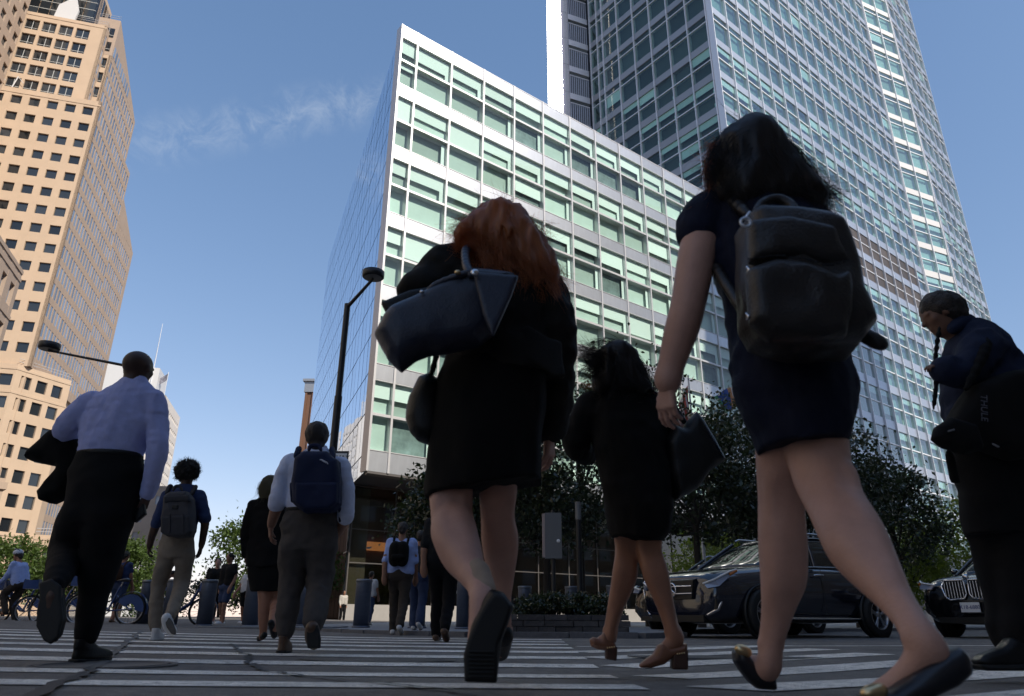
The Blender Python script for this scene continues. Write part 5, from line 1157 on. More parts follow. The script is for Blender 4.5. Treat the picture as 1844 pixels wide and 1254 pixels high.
# ---------- blonde woman in black
g = Fig('person', 'blonde woman in a black jacket and skirt, partly behind the man with the navy backpack', 7.9, 482)
S = Sdf(); head_prims(S, g.P(490, 878), unit([.4, 1, 0]), UP, g.r(12, 490, 878), g.r(17, 490, 878)); S.chain(g.ch([(490, 890, 0, 8), (487, 905, 0, 9)])).loft(g.rows([(903, 465, 512, .07), (930, 455, 512, .09), (1000, 455, 508, .09), (1060, 456, 506, .09)]))
S.chain(g.ch([(457, 912, 0, 8), (446, 955, 0, 7), (444, 998, .05, 5)])).chain(g.ch([(516, 915, 0, 8), (522, 955, .05, 7), (518, 990, .15, 5)])).chain(g.ch([(476, 1045, 0, 13), (478, 1075, -.02, 12), (475, 1110, -.02, 9), (474, 1138, 0, 5.5), (473, 1146, .02, 5), (468, 1149, .14, 4.5)])).chain(g.ch([(499, 1045, 0, 13), (500, 1080, .05, 11.5), (494, 1108, -.2, 8.5), (491, 1126, -.35, 5.5), (494, 1140, -.3, 4.5)]))
g.put('body', join([S.mesh(.012), hand(g.P(444, 998, .05), g.P(441, 1022, .08), [1, 0, 0], [0, 1, 0], .4, .006)]), M_skin['tan'])
S = Sdf().loft(g.rows([(893, 474, 506, .07), (903, 460, 516, .09), (915, 451, 522, .11), (950, 446, 520, .12), (980, 448, 516, .12), (1022, 443, 520, .14)])).chain(g.ch([(456, 912, 0, 11), (445, 955, 0, 10), (443, 996, .05, 8)])).chain(g.ch([(516, 914, 0, 11), (522, 955, .05, 10), (518, 985, .15, 8)])).noise(.012, (8, 8, 10), 13); g.put('jacket', S.mesh(.012), M_blackc)
S = Sdf().loft(g.rows([(1010, 448, 515, .13), (1040, 446, 512, .13), (1065, 450, 508, .12)])).noise(.008, (10, 10, 5), 14); g.put('skirt', S.mesh(.012), M_blackc)
S = Sdf().chain(g.ch([(476, 1144, -.06, 5.5), (467, 1150, .14, 5)])).cut((0, 0, g.base[2] - .03), (0, 0, 1)); g.put('shoe', S.mesh(.008), M_blackl)
S = Sdf().chain(g.ch([(488, 1122, -.39, 6), (494, 1144, -.29, 6)])); g.put('shoe', S.mesh(.008), M_blackl)
def hair(g, prims, noise, roots_c, roots_r, n, ctrl_fn, m, seed, h=.010, w0=.0016, seg=7):
    S = Sdf()
    for p in prims:
        if p[0] == 'e': x, y, dy, a, b, c = p[1:]; S.ell(g.P(x, y, dy), (g.r(a, x, y), b, g.r(c, x, y)), None, .05)
        elif p[0] == 's': S.slab(g.pg(p[1], p[2]), g.D + p[2], p[3], p[4], .05, bulge=.3)
        else: S.chain(g.ch(p[1]), .04)
    for q in noise: S.noise(*q)
    VQ = [S.mesh(h)]; r = np.random.default_rng(seed)
    if n:
        d = r.normal(size=(n, 3)); d[:, 1] = -np.abs(d[:, 1]) * .8 + .2 * d[:, 1]; d[:, 2] = d[:, 2] * .8 + .25; d /= np.linalg.norm(d, axis=1)[:, None]
        x, y, dy = roots_c; ro = g.P(x, y, dy) + d * np.array([g.r(roots_r[0], x, y), roots_r[1], g.r(roots_r[2], x, y)]); 
        ct = ctrl_fn(ro, d, r); e = ct[-1]; tv = np.array([0, 0, -1.]) - d * (d @ np.array([0, 0, -1.]))[:, None]
        K = max(n // 26, 8); rep = r.choice(n, K, replace=False); kk = np.argmin(((ro[:, None] - ro[rep][None]) ** 2).sum(2) + .35 * ((e[:, None] - e[rep][None]) ** 2).sum(2), 1)
        loose = (r.random(n) < .18)[:, None]; mixw = np.where(loose, .1, .78); e = e * (1 - mixw) + e[rep][kk] * mixw + r.normal(size=(n, 3)) * np.where(loose, .03, .007)
        m1 = ro + d * .018 + tv * .07 + r.normal(size=(n, 3)) * .006; m2 = (m1 * .4 + e * .6) + d * .035 + (r.normal(size=(K, 3)) * .022)[kk]
        VQ.append(strands(ro, [m1, m2, e], r, w0, seg))
    return g.put('hair', join(VQ), m)
def flyaways(g, parent, m, L, seed):
    r = np.random.default_rng(seed); A_ = []
    for x0, y0, x1, y1, n, sp in L:
        ro = np.array([g.P(x0 + r.normal() * sp * .6, y0 + r.normal() * sp * .6, r.uniform(-.09, .05)) for _ in range(n)]); e = np.array([g.P(x1 + r.normal() * sp, y1 + r.normal() * sp, r.uniform(-.09, .06)) for _ in range(n)])
        md = (ro + e) / 2 + r.normal(size=(n, 3)) * .016; A_.append(strands(ro, [md, e + r.normal(size=(n, 3)) * .01, e], r, .0007, 8))
    o = sub(parent, g.t, 'loose_strand', join(A_), m); o['kind'] = 'stuff'; return o
M_blond = mat('ash_blonde_hair', (.20, .165, .105), .5, var=.4, vscale=40, stretch=(1, 1, .15), trans=.35)
def cf(ro, d, r):
    n = len(ro); e = np.array([g.P(472 + r.uniform(-8, 28), 880 + r.uniform(0, 22), -.05 + r.uniform(-.08, .1)) for _ in range(n)]); return [ro + d * .06 + np.array([-.05, 0, .0]), e + r.normal(size=(n, 3)) * .02]
hair(g, [('e', 487, 876, -.02, 13, .10, 17), ('c', [(480, 868, -.02, 7), (474, 882, -.03, 6), (478, 896, -.03, 6)])], [(.008, (30, 30, 12), 3)], (487, 872, -.02), (13, .1, 16), 1400, cf, M_blond, 4, .010, .0022)
# ---------- man with the navy backpack
g = Fig('person', 'man in a white shirt and grey trousers in front of the lamp post', 5.95, 560)
S = Sdf(); head_prims(S, g.P(571, 787), AWAY, UP, g.r(18.5, 571, 787), g.r(25, 571, 787)); S.chain(g.ch([(571, 800, .0, 12), (570, 826, 0, 13)])).loft(g.rows([(818, 540, 600, .07), (832, 526, 612, .09), (870, 524, 610, .10), (915, 526, 604, .10), (960, 516, 600, .11), (985, 514, 598, .1)]))
S.chain(g.ch([(523, 833, 0, 11), (502, 903, 0, 10), (493, 930, .05, 8), (488, 948, .08, 6)])).chain(g.ch([(614, 838, 0, 11), (623, 922, 0, 10), (614, 948, .08, 8.5), (604, 965, .15, 7)]))
S.chain(g.ch([(530, 985, 0, 19), (526, 1040, .06, 14), (519, 1095, 0, 12), (513, 1145, -.02, 9)])).chain(g.ch([(580, 985, 0, 19), (575, 1045, .05, 14), (570, 1090, -.1, 12), (563, 1128, -.22, 9)]))
g.put('body', join([S.mesh(.010), hand(g.P(488, 948, .08), g.P(486, 986, .10), [.9, .5, 0], [0, 1, 0], .55, .005), hand(g.P(604, 965, .15), g.P(592, 990, .2), [0, 1, 0], [-1, 0, 0], .4, .006)]), M_skin['olive'])
M_brownh = mat('short_brown_hair', (.020, .013, .009), .6, bump=.6, bscale=120); M_shirtw = cloth('white_blue_shirt', (.62, .66, .82)); M_greytr = cloth('grey_trousers', (.075, .066, .062)); M_brshoe = mat('brown_leather', (.085, .045, .025), .45)
S = Sdf().ell(g.P(571, 782, -.01), (g.r(20.5, 571, 781), g.r(26, 571, 781), g.r(23, 571, 781))).chain(g.ch([(571, 792, -.035, 17), (571, 802, -.045, 13)])).noise(.006, (40, 40, 25), 2); g.put('hair', S.mesh(.009), M_brownh)
S = Sdf().loft(g.rows([(808, 553, 590, .07), (818, 540, 600, .085), (828, 522, 612, .10), (842, 514, 620, .115), (870, 516, 617, .125), (918, 519, 611, .125), (924, 520, 610, .12)])).chain(g.ch([(523, 833, 0, 15), (508, 870, 0, 14.5), (501, 904, -.01, 14)])).chain(g.ch([(614, 838, 0, 15), (622, 880, 0, 14.5), (623, 928, -.01, 14)]))
S.noise(.010, (7, 7, 13), 21).noise(.004, (25, 25, 14), 22); sh = g.put('shirt', S.mesh(.010), M_shirtw)
S = Sdf().loft(g.rows([(803, 554, 589, .066), (814, 552, 591, .07)])); sub(sh, g.t, 'collar', S.mesh(.008), M_shirtw)
for L in ([(500, 898, -.01, 15.5), (498, 908, 0, 15)], [(623, 921, -.01, 15.5), (622, 931, 0, 15)]): sub(sh, g.t, 'rolled_cuff', Sdf().chain(g.ch(L)).mesh(.008), M_shirtw)
S = Sdf().loft(g.rows([(918, 514, 607, .125), (945, 508, 610, .14), (970, 506, 608, .135), (990, 505, 606, .12)])).chain(g.ch([(531, 985, 0, 27), (526, 1040, .06, 21), (519, 1095, 0, 17.5), (515, 1140, -.02, 14.5)]), .03).chain(g.ch([(580, 985, 0, 27), (576, 1045, .05, 21), (570, 1090, -.1, 18), (565, 1122, -.2, 17)]), .03)
S.noise(.010, (7, 7, 11), 23).noise(.004, (22, 22, 22), 24); g.put('trousers', S.mesh(.010), M_greytr)
g.put('belt', Sdf().loft(g.rows([(916, 513, 608, .128), (924, 513, 608, .128)])).mesh(.008), M_blackl)
flat_shoe(g, 512, -.02, M_brshoe, .1, 1.05)
S = Sdf().chain(g.ch([(562, 1130, -.30, 11), (563, 1148, -.22, 12), (566, 1160, -.08, 10)])).cut((0, 0, g.base[2] - .03), (0, 0, 1)); sh = g.put('shoe', S.mesh(.008), M_brshoe)
sub(sh, g.t, 'sole', Sdf().slab(g.pg([(552, 1128), (572, 1126), (577, 1150), (576, 1168), (553, 1168), (551, 1148)], -.33), 5.95 - .315, .016, .01).mesh(.008), M_sole)
g.put('watch', Sdf().chain(g.ch([(491, 936, .06, 8.3), (490, 941, .07, 8)])).mesh(.006), M_blackl)
M_nbag = cloth('navy_bag', (.012, .018, .050), .7)
t, put = backpack(g, 'navy backpack with a small white mark, worn by the man in the white shirt', [(528, 822), (546, 810), (586, 810), (606, 826), (611, 862), (609, 905), (596, 920), (545, 923), (524, 905), (522, 862)], [([(530, 868), (606, 868), (606, 905), (592, 916), (546, 917), (529, 905)], -.34, .03), ([(519, 868), (527, 866), (528, 905), (520, 903)], -.2, .05), ([(606, 866), (613, 868), (613, 903), (606, 906)], -.2, .05)], -.22, .125, M_nbag, M_nbag,
    [[(533, 822, -.14, 4.5), (538, 809, -.03, 4.5), (536, 815, .07, 4.5)], [(600, 824, -.14, 4.5), (598, 810, -.03, 4.5), (598, 816, .07, 4.5)], [(556, 812, -.22, 2), (560, 803, -.21, 2), (574, 803, -.21, 2), (578, 812, -.22, 2)], [(606, 905, -.15, 2.5), (613, 922, -.05, 2.5), (612, 940, -.05, 2)]])
for k in range(3): put('emblem', Sdf().chain([(g.P(578 + 3.6 * k + 5 * math.cos(a), 833 - 5 * math.sin(a) + 3.2 * k * .6, -.352 - .004), g.r(.9, 580, 833)) for a in np.linspace(.2, 1.9, 6)], .002), cloth('white_print', (.55, .55, .6)), .0035)
# ---------- red-haired woman
g = Fig('person', 'red-haired woman in a black jacket and skirt, her shoe sole raised to the camera', 2.45, 868)
S = Sdf(); head_prims(S, g.P(906, 440, .02), AWAY, UP, g.r(45, 906, 440), g.r(60, 906, 440)); S.chain(g.ch([(904, 465, .02, 28), (900, 510, .0, 30)])).loft(g.rows([(490, 840, 960, .07), (520, 830, 965, .09), (600, 820, 965, .11), (680, 808, 970, .12), (780, 800, 950, .12), (850, 815, 925, .10)]))
S.chain(g.ch([(822, 480, 0, 25), (752, 526, -.02, 21), (775, 560, .2, 17), (800, 560, .25, 13)])).chain(g.ch([(976, 515, 0, 25), (1000, 640, .04, 21), (993, 740, .13, 16), (988, 785, .15, 13)]))
LA = [(812, 870, .0, 38), (813, 920, -.01, 33), (819, 962, -.06, 36), (832, 1000, -.11, 33), (849, 1032, -.2, 22), (866, 1064, -.27, 16), (866, 1090, -.31, 17), (862, 1180, -.33, 19)]; LB = [(898, 870, .05, 33), (896, 925, .12, 27), (901, 980, .18, 28), (902, 1035, .27, 20), (903, 1070, .34, 15.5), (905, 1135, .45, 13.5), (900, 1170, .56, 14)]
S.chain(g.ch(LA), .02).chain(g.ch(LB), .02); leg_detail(S, g, LA, 1, 2, 5, (872, 1080, -.3, 13)); leg_detail(S, g, LB, 1, 2, 5, (905, 1150, .44, 11))
g.put('body', join([S.mesh(.008), hand(g.P(988, 783, .15), g.P(991, 858, .17), [-.8, .5, 0], [-.3, 1, 0], .6, .004), hand(g.P(800, 560, .25), g.P(835, 545, .3), [0, 0, 1], [0, 1, 0], .7, .005)]), M_skin['pink'])
S = Sdf().loft(g.rows([(470, 855, 955, .08), (484, 818, 972, .11), (505, 800, 988, .13), (545, 790, 1000, .15), (600, 792, 1000, .15), (640, 800, 1005, .155), (665, 815, 1012, .165), (684, 850, 1014, .165)])).chain(g.ch([(824, 478, 0, 36), (788, 500, 0, 35), (752, 528, -.02, 30), (772, 560, .18, 25)]), .04).chain(g.ch([(974, 512, 0, 35), (1000, 580, 0, 32), (1003, 650, .05, 29), (996, 730, .12, 25), (990, 775, .15, 22)]), .04)
S.noise(.012, (9, 9, 12), 31).noise(.005, (30, 30, 18), 32); M_jk = cloth('black_jacket', (.015, .0135, .012), .75); jk = g.put('jacket', S.mesh(.009), M_jk)
sub(jk, g.t, 'peplum', Sdf().slab(g.pg([(880, 600), (950, 590), (1010, 620), (1016, 684), (998, 686), (950, 652), (895, 622)], -.13), 2.45 - .14, .015, .012, tilt=.12).noise(.008, (14, 14, 8), 33).mesh(.007), M_jk)
S = Sdf().loft(g.rows([(640, 805, 990, .145), (700, 782, 985, .165), (780, 770, 976, .175), (850, 765, 972, .17), (885, 763, 970, .16), (905, 764, 968, .155)])).slab(g.pg([(862, 880), (972, 870), (974, 915), (960, 931), (930, 925), (890, 905)], .03), 2.48, .12, .03)
S.noise(.010, (12, 12, 5), 34).cut(g.P(820, 890), (-.18, .0, 1)); g.put('skirt', S.mesh(.009), M_blackc)
M_band = cloth('ankle_band', (.36, .27, .20), .9); g.put('ankle_band', Sdf().chain(g.ch([(858, 1030, -.215, 23.5), (872, 1062, -.275, 21)])).noise(.003, (30, 30, 30), 3).mesh(.006), M_band)
S = Sdf().slab(g.pg([(884, 1062), (906, 1068), (924, 1090), (917, 1120), (902, 1157), (897, 1205), (893, 1230), (838, 1227), (835, 1180), (840, 1155), (852, 1120), (868, 1084)], -.36), 2.45 - .33, .045, .035).noise(.003, (20, 20, 20), 5); sh = g.put('shoe', S.mesh(.007), M_blackl)
sub(sh, g.t, 'sole', Sdf().slab(g.pg([(888, 1066), (906, 1072), (922, 1092), (914, 1122), (898, 1160), (895, 1231), (836, 1229), (834, 1180), (842, 1152), (856, 1118), (872, 1088)], -.40), 2.45 - .385, .014, .009).mesh(.006), M_sole)
for k in range(7): sub(sh, g.t, 'tread_bar', Sdf().slab(g.pg([(842, 1172 + k * 7.6), (890, 1173 + k * 7.6), (890, 1177 + k * 7.6), (842, 1176 + k * 7.6)], -.42), 2.45 - .402, .006, .003).mesh(.004), M_sole)
S = Sdf().chain(g.ch([(905, 1145, .42, 20), (900, 1172, .62, 18)])).cut((0, 0, g.base[2] - .03), (0, 0, 1)); g.put('shoe', S.mesh(.008), M_blackl)
def cf(ro, d, r):
    n = len(ro); c = g.P(906, 440, .0); side = (ro[:, 0] - c[0]) / .11
    ex = np.where(r.random(n) < .22, 838 + r.uniform(-24, 22, n), 930 + side * 50 + r.uniform(-38, 48, n)); ey = np.where(ex < 862, 425 + r.uniform(-22, 40, n), 478 + r.uniform(-25, 50, n) + np.maximum(ex - 940, 0) * .35)
    e = np.array([g.P(a, b, -.05 + q) for a, b, q in zip(np.minimum(ex, 1013), ey, r.uniform(-.13, .06, n))]); m1 = ro + d * .05 + np.array([0, 0, .02]); m2 = (m1 + e) / 2 + d * .05 + r.normal(size=(n, 3)) * .03
    return [m1, m2, e + r.normal(size=(n, 3)) * .022]
M_red_h = mat('auburn_hair', (.40, .135, .045), .38, spec=.5, var=.45, vscale=30, stretch=(1, 1, .12), trans=.35)
hr5 = hair(g, [('e', 906, 431, .0, 48, .115, 57), ('s', [(852, 395), (880, 374), (905, 370), (935, 380), (955, 402), (978, 435), (996, 468), (1008, 500), (1002, 522), (980, 516), (955, 522), (925, 498), (895, 484), (868, 474), (842, 462), (824, 446), (820, 425), (836, 408)], -.03, .13, .06)], [(.013, (26, 26, 7), 3), (.005, (70, 70, 12), 6)], (905, 430, 0), (49, .115, 58), 5200, cf, M_red_h, 5, .009, .0011, 10)
t = g.item('tote_bag', 'large navy leather tote bag slung behind the left arm of the red-haired woman', 'handbag', 800, 570, -.2); o = np.array(t.location)
def pt(nm, S, m, h=.007): V, Q = S.mesh(h); return link(nm, npmesh(nm, V - o, Q, m, True), t)
pt('bag_body', Sdf().slab(g.pg([(674, 606), (690, 572), (705, 556), (760, 530), (812, 503), (850, 488), (932, 495), (918, 535), (890, 600), (884, 606), (862, 622), (800, 636), (772, 638), (748, 648), (722, 668), (698, 650), (684, 628)], -.25), 2.45 - .25, .085, .05, bulge=.35).noise(.008, (8, 8, 8), 41), M_navyl)
pt('side_flap', Sdf().slab(g.pg([(850, 486), (934, 493), (922, 530), (893, 598), (888, 612), (870, 570)], -.36), 2.45 - .352, .016, .012, tilt=.1), M_navyl)
pt('back_panel', Sdf().slab(g.pg([(688, 552), (740, 530), (800, 520), (780, 545), (700, 575)], -.1), 2.45 - .12, .03, .02), M_blackl)
pt('strap', Sdf().chain(g.ch([(848, 496, -.34, 7), (840, 478, -.3, 7), (838, 455, -.2, 7), (842, 448, -.08, 7), (846, 462, .08, 7)]), .01), M_navyl); pt('strap', Sdf().chain(g.ch([(768, 528, -.3, 4), (790, 510, -.31, 5), (845, 490, -.34, 6)]), .01), M_navyl)
pt('snap_button', Sdf().ell(g.P(855, 491, -.372), (g.r(6.5, 855, 491), .006, g.r(6, 855, 491))), M_chrome, .003); pt('buckle', Sdf().ell(g.P(824, 491, -.345), (g.r(5, 824, 491), .01, g.r(4, 824, 491))), M_gold, .003); pt('buckle', Sdf().ell(g.P(760, 526, -.33), (g.r(4, 760, 526), .008, g.r(3, 760, 526))), M_chrome, .003)
t = g.item('shoulder_bag', 'small black bag hanging at the left hip of the red-haired woman', 'handbag', 752, 740, -.02); o = np.array(t.location)
pt('bag_body', Sdf().slab(g.pg([(775, 672), (754, 680), (737, 715), (731, 755), (737, 782), (750, 797), (775, 805), (800, 790), (800, 690)], -.02), 2.45 - .02, .07, .05, bulge=.3).noise(.006, (9, 9, 9), 42), M_blackl); pt('strap', Sdf().chain(g.ch([(775, 680, -.04, 5), (800, 600, -.16, 5), (850, 500, -.15, 5), (880, 470, -.04, 5)]), .01), M_blackl)
flyaways(g, hr5, M_red_h, [(838, 400, 812, 425, 70, 14), (845, 440, 818, 462, 60, 12), (905, 376, 900, 364, 50, 22), (965, 415, 985, 420, 60, 16), (1000, 490, 1018, 515, 70, 14), (985, 515, 990, 545, 70, 14)], 21)
# ---------- woman in black with tan mules
g = Fig('person', 'dark-haired woman in a black coat walking left in brown block-heeled mules', 3.6, 1150)
S = Sdf(); fd = unit([-.75, .66, 0]); head_prims(S, g.P(1108, 666), fd, UP, g.r(28, 1108, 666), g.r(40, 1108, 666)); S.chain(g.ch([(1112, 685, 0, 17), (1116, 716, 0, 18)])).loft(g.rows([(712, 1072, 1160, .07), (735, 1068, 1175, .09), (800, 1080, 1185, .1), (900, 1100, 1190, .11), (970, 1108, 1186, .1)]))
S.chain(g.ch([(1062, 728, 0, 15), (1040, 775, .02, 13), (1037, 806, .06, 12), (1060, 824, .22, 9), (1075, 818, .28, 8)])).chain(g.ch([(1178, 728, 0, 15), (1195, 770, .05, 13), (1206, 795, .12, 11), (1225, 770, .16, 9)]))
LA = [(1130, 950, .03, 24), (1128, 990, .05, 18), (1124, 1036, .06, 19), (1110, 1088, .08, 13.5), (1099, 1136, .10, 10), (1096, 1152, .10, 10), (1076, 1160, .10, 8)]; LB = [(1168, 950, 0, 25), (1168, 990, -.01, 20), (1180, 1036, -.03, 19.5), (1198, 1090, -.05, 14), (1211, 1136, -.06, 11), (1216, 1152, -.06, 12), (1188, 1178, -.06, 9)]
S.chain(g.ch(LA), .018).chain(g.ch(LB), .018); leg_detail(S, g, LA, 1, 2, 4, (1097, 1150, .09, 8)); leg_detail(S, g, LB, 1, 2, 4, (1216, 1150, -.07, 9))
g.put('body', join([S.mesh(.008), hand(g.P(1072, 818, .28), g.P(1100, 812, .34), [0, 0, -1], [0, 1, 0], .6, .005), hand(g.P(1223, 772, .16), g.P(1232, 742, .18), [0, 0, 1], [0, 1, 0], .7, .005)]), M_skin['tan'])
S = Sdf().loft(g.rows([(700, 1088, 1142, .08), (712, 1062, 1172, .11), (732, 1054, 1188, .13), (785, 1062, 1200, .15), (850, 1078, 1206, .165), (920, 1090, 1209, .17), (955, 1097, 1207, .165), (974, 1103, 1192, .15)])).chain(g.ch([(1062, 726, 0, 22), (1042, 775, .02, 21), (1038, 806, .06, 19), (1058, 822, .20, 16)]), .035).chain(g.ch([(1178, 726, 0, 22), (1196, 770, .05, 20), (1205, 795, .12, 18)]), .035)
S.noise(.010, (8, 8, 10), 51).noise(.004, (26, 26, 12), 52).cut(g.P(1150, 973), (.10, 0, 1)); g.put('coat', S.mesh(.009), M_blackc)
M_mule = mat('tan_leather', (.20, .085, .045), .45, var=.1)
for dy, up, hl, bar in ((-.06, [(1151, 1197), (1160, 1189), (1176, 1178), (1184, 1162), (1192, 1158), (1205, 1166), (1222, 1163), (1236, 1158), (1237, 1174), (1210, 1184), (1196, 1196), (1172, 1203), (1153, 1203)], [(1210, 1178), (1237, 1170), (1237, 1206), (1208, 1205)], (1226, 1178)),
                        (.10, [(1061, 1152), (1068, 1147), (1080, 1150), (1086, 1138), (1094, 1146), (1108, 1158), (1110, 1170), (1090, 1172), (1076, 1170), (1064, 1164)], [(1090, 1168), (1111, 1164), (1109, 1190), (1090, 1187)], (1100, 1167))):
    S = Sdf().slab(g.pg(up, dy), g.D + dy, .042, .03); mu = g.put('mule', S.mesh(.006), M_mule); sub(mu, g.t, 'heel', Sdf().slab(g.pg(hl, dy), g.D + dy, .033, .006).mesh(.005), mat('wood_heel', (.06, .026, .016), .5))
    for k in range(4): sub(mu, g.t, 'stud', Sdf().ell(g.P(bar[0] - 6 + 4 * k, bar[1] - k * .6, dy - .045), (.0045, .004, .0045)).mesh(.0028), M_gold)
def cf(ro, d, r):
    n = len(ro); q = r.random(n); ex = np.where(q < .2, 1046 + r.uniform(-8, 26, n), np.where(q < .42, 1150 + r.uniform(-10, 34, n), 1110 + r.uniform(-44, 45, n))); ey = np.where(q < .2, 645 + r.uniform(-28, 38, n), 705 + r.uniform(-25, 14, n))
    e = np.array([g.P(a, b, -.06 + z) for a, b, z in zip(ex, ey, r.uniform(-.1, .08, n))]); m1 = ro + d * .06; return [m1, (m1 + e) / 2 + d * .05 + r.normal(size=(n, 3)) * .02, e + r.normal(size=(n, 3)) * .01]
M_dkh = mat('dark_brown_hair', (.016, .010, .008), .42, spec=.5, var=.5, vscale=30, stretch=(1, 1, .12), trans=.35); M_dkh2 = mat('brown_tips_rim_lit', (.34, .125, .065), .42, spec=.5, var=.4, vscale=30, trans=.35)  # reddish tips, brightened so their colour also carries the warm rim light
hr6 = hair(g, [('e', 1110, 660, 0, 33, .12, 42), ('s', [(1080, 632), (1100, 618), (1125, 619), (1142, 635), (1152, 664), (1164, 690), (1176, 706), (1160, 718), (1118, 714), (1074, 712), (1070, 690), (1078, 660)], -.03, .11, .05)], [(.016, (24, 24, 8), 3), (.006, (70, 70, 16), 6)], (1110, 658, 0), (31, .112, 40), 3400, cf, M_dkh, 6, .009, .0012, 9)
flyaways(g, hr6, M_dkh, [(1080, 645, 1042, 640, 120, 16), (1078, 660, 1044, 668, 90, 14), (1075, 635, 1050, 622, 70, 10), (1165, 695, 1186, 700, 50, 10)], 22); flyaways(g, hr6, M_dkh2, [(1072, 690, 1050, 694, 50, 8), (1168, 700, 1184, 716, 60, 10)], 23)
t = g.item('tote_bag', 'black tote bag with a peaked corner on the right arm of the woman in black', 'handbag', 1250, 820, .0); o = np.array(t.location)
pt('bag_body', Sdf().slab(g.pg([(1196, 800), (1212, 765), (1228, 772), (1251, 738), (1268, 762), (1292, 802), (1305, 826), (1280, 850), (1255, 880), (1216, 905), (1200, 860)], -.02), 3.6 - .02, .08, .05, bulge=.3).noise(.008, (8, 8, 8), 61), M_blackl); pt('strap', Sdf().chain(g.ch([(1214, 768, -.05, 5), (1206, 745, -.02, 5), (1214, 735, .06, 5), (1232, 760, .05, 5)]), .01), M_blackl); pt('piping', Sdf().chain(g.ch([(1268, 764, -.09, 1.6), (1292, 804, -.09, 1.6), (1304, 826, -.06, 1.6)]), .004), M_navyl, .005)
# ---------- woman in the navy dress
g = Fig('person', 'woman in a short navy dress and ballet flats striding left with a dark leather backpack', 1.95, 1450)
S = Sdf(); fd = unit([-.62, .78, 0]); head_prims(S, g.P(1342, 292, .0), fd, UP, g.r(52, 1342, 292), g.r(66, 1342, 292)); S.chain(g.ch([(1352, 325, 0, 30), (1362, 372, 0, 32)])).loft(g.rows([(370, 1290, 1460, .07), (400, 1285, 1465, .09), (450, 1300, 1470, .1), (566, 1330, 1470, .09), (650, 1335, 1510, .11), (740, 1360, 1510, .12), (800, 1380, 1500, .11)]))
S.chain(g.ch([(1268, 398, 0, 25), (1253, 470, 0, 28), (1238, 555, .01, 25), (1222, 612, .04, 22), (1205, 672, .075, 16), (1202, 690, .08, 15)]), .03).chain(g.ch([(1478, 400, .03, 26), (1490, 480, .14, 24), (1420, 480, .26, 18)]))
LA = [(1416, 770, .06, 50), (1410, 830, .10, 42), (1406, 893, .14, 35), (1408, 969, .16, 36.5), (1408, 1035, .19, 33), (1398, 1110, .22, 22), (1388, 1160, .25, 16.5), (1382, 1205, .27, 17), (1348, 1195, .33, 13)]
S.chain(g.ch(LA), .02); leg_detail(S, g, LA, 2, 4, 6, (1384, 1196, .25, 13))
LB = [(1464, 775, .0, 54), (1478, 845, -.04, 47), (1494, 890, -.08, 44), (1532, 969, -.20, 46), (1557, 1007, -.25, 41), (1586, 1047, -.31, 32), (1628, 1101, -.39, 23), (1653, 1142, -.45, 21), (1668, 1172, -.46, 21), (1615, 1230, -.42, 15), (1578, 1252, -.40, 12)]
S.chain(g.ch(LB), .02); leg_detail(S, g, LB, 2, 3, 7, (1690, 1180, -.47, 15))
g.put('body', join([S.mesh(.0075), hand(g.P(1202, 688, .08), g.P(1198, 782, .11), [.75, .65, 0], [.2, 1, 0], .62, .0035)]), M_skin['fair'])
S = Sdf().loft(g.rows([(352, 1310, 1430, .08), (366, 1272, 1470, .11), (392, 1268, 1486, .13), (430, 1276, 1498, .145), (480, 1284, 1500, .145), (530, 1300, 1496, .135), (566, 1313, 1492, .13), (590, 1316, 1498, .135), (645, 1311, 1532, .15), (700, 1319, 1541, .165), (750, 1342, 1534, .165), (790, 1362, 1520, .16), (815, 1372, 1510, .155)]), yaw=0).chain(g.ch([(1286, 372, 0, 30), (1266, 395, 0, 32), (1254, 426, 0, 30)]), .03)
S.noise(.007, (9, 9, 16), 71).noise(.004, (30, 30, 14), 72).cut(g.P(1440, 806), (-.09, 0, 1)); M_ndress = cloth('navy_dress', (.0075, .0105, .028), .75); dr = g.put('dress', S.mesh(.008), M_ndress)
sub(dr, g.t, 'waistband', Sdf().loft(g.rows([(560, 1309, 1496, .135), (585, 1311, 1500, .138)])).noise(.004, (14, 14, 30), 73).mesh(.008), M_ndress)
wt = g.put('smart_watch', Sdf().chain(g.ch([(1205, 674, .075, 18), (1202, 690, .08, 17)])).mesh(.005), mat('pale_band', (.23, .20, .20), .6)); sub(wt, g.t, 'watch_face', Sdf().ell(g.P(1216, 683, .1), (.012, .018, .02)).mesh(.005), M_blackl)
for dy, up, bow in ((.30, [(1320, 1172), (1328, 1164), (1342, 1172), (1352, 1188), (1372, 1210), (1393, 1213), (1397, 1243), (1364, 1241), (1348, 1228), (1332, 1208), (1321, 1190)], [(1328, 1168), (1338, 1172), (1347, 1176)]), (-.46, [(1545, 1254), (1560, 1250), (1600, 1244), (1632, 1222), (1660, 1196), (1690, 1175), (1718, 1164), (1736, 1180), (1742, 1213), (1716, 1236), (1670, 1257), (1620, 1273), (1558, 1275)], [(1555, 1250), (1574, 1246), (1590, 1243)])):
    S = Sdf().slab(g.pg(up, dy), g.D + dy, .040, .028); fl = g.put('ballet_flat', S.mesh(.006), mat('black_patent', (.012, .012, .016), .32, spec=.5)); sub(fl, g.t, 'bow', Sdf().chain(g.ch([(x, y, dy - .028, 3.4 if i != 1 else 2.4) for i, (x, y) in enumerate(bow)])).mesh(.004), M_gold)
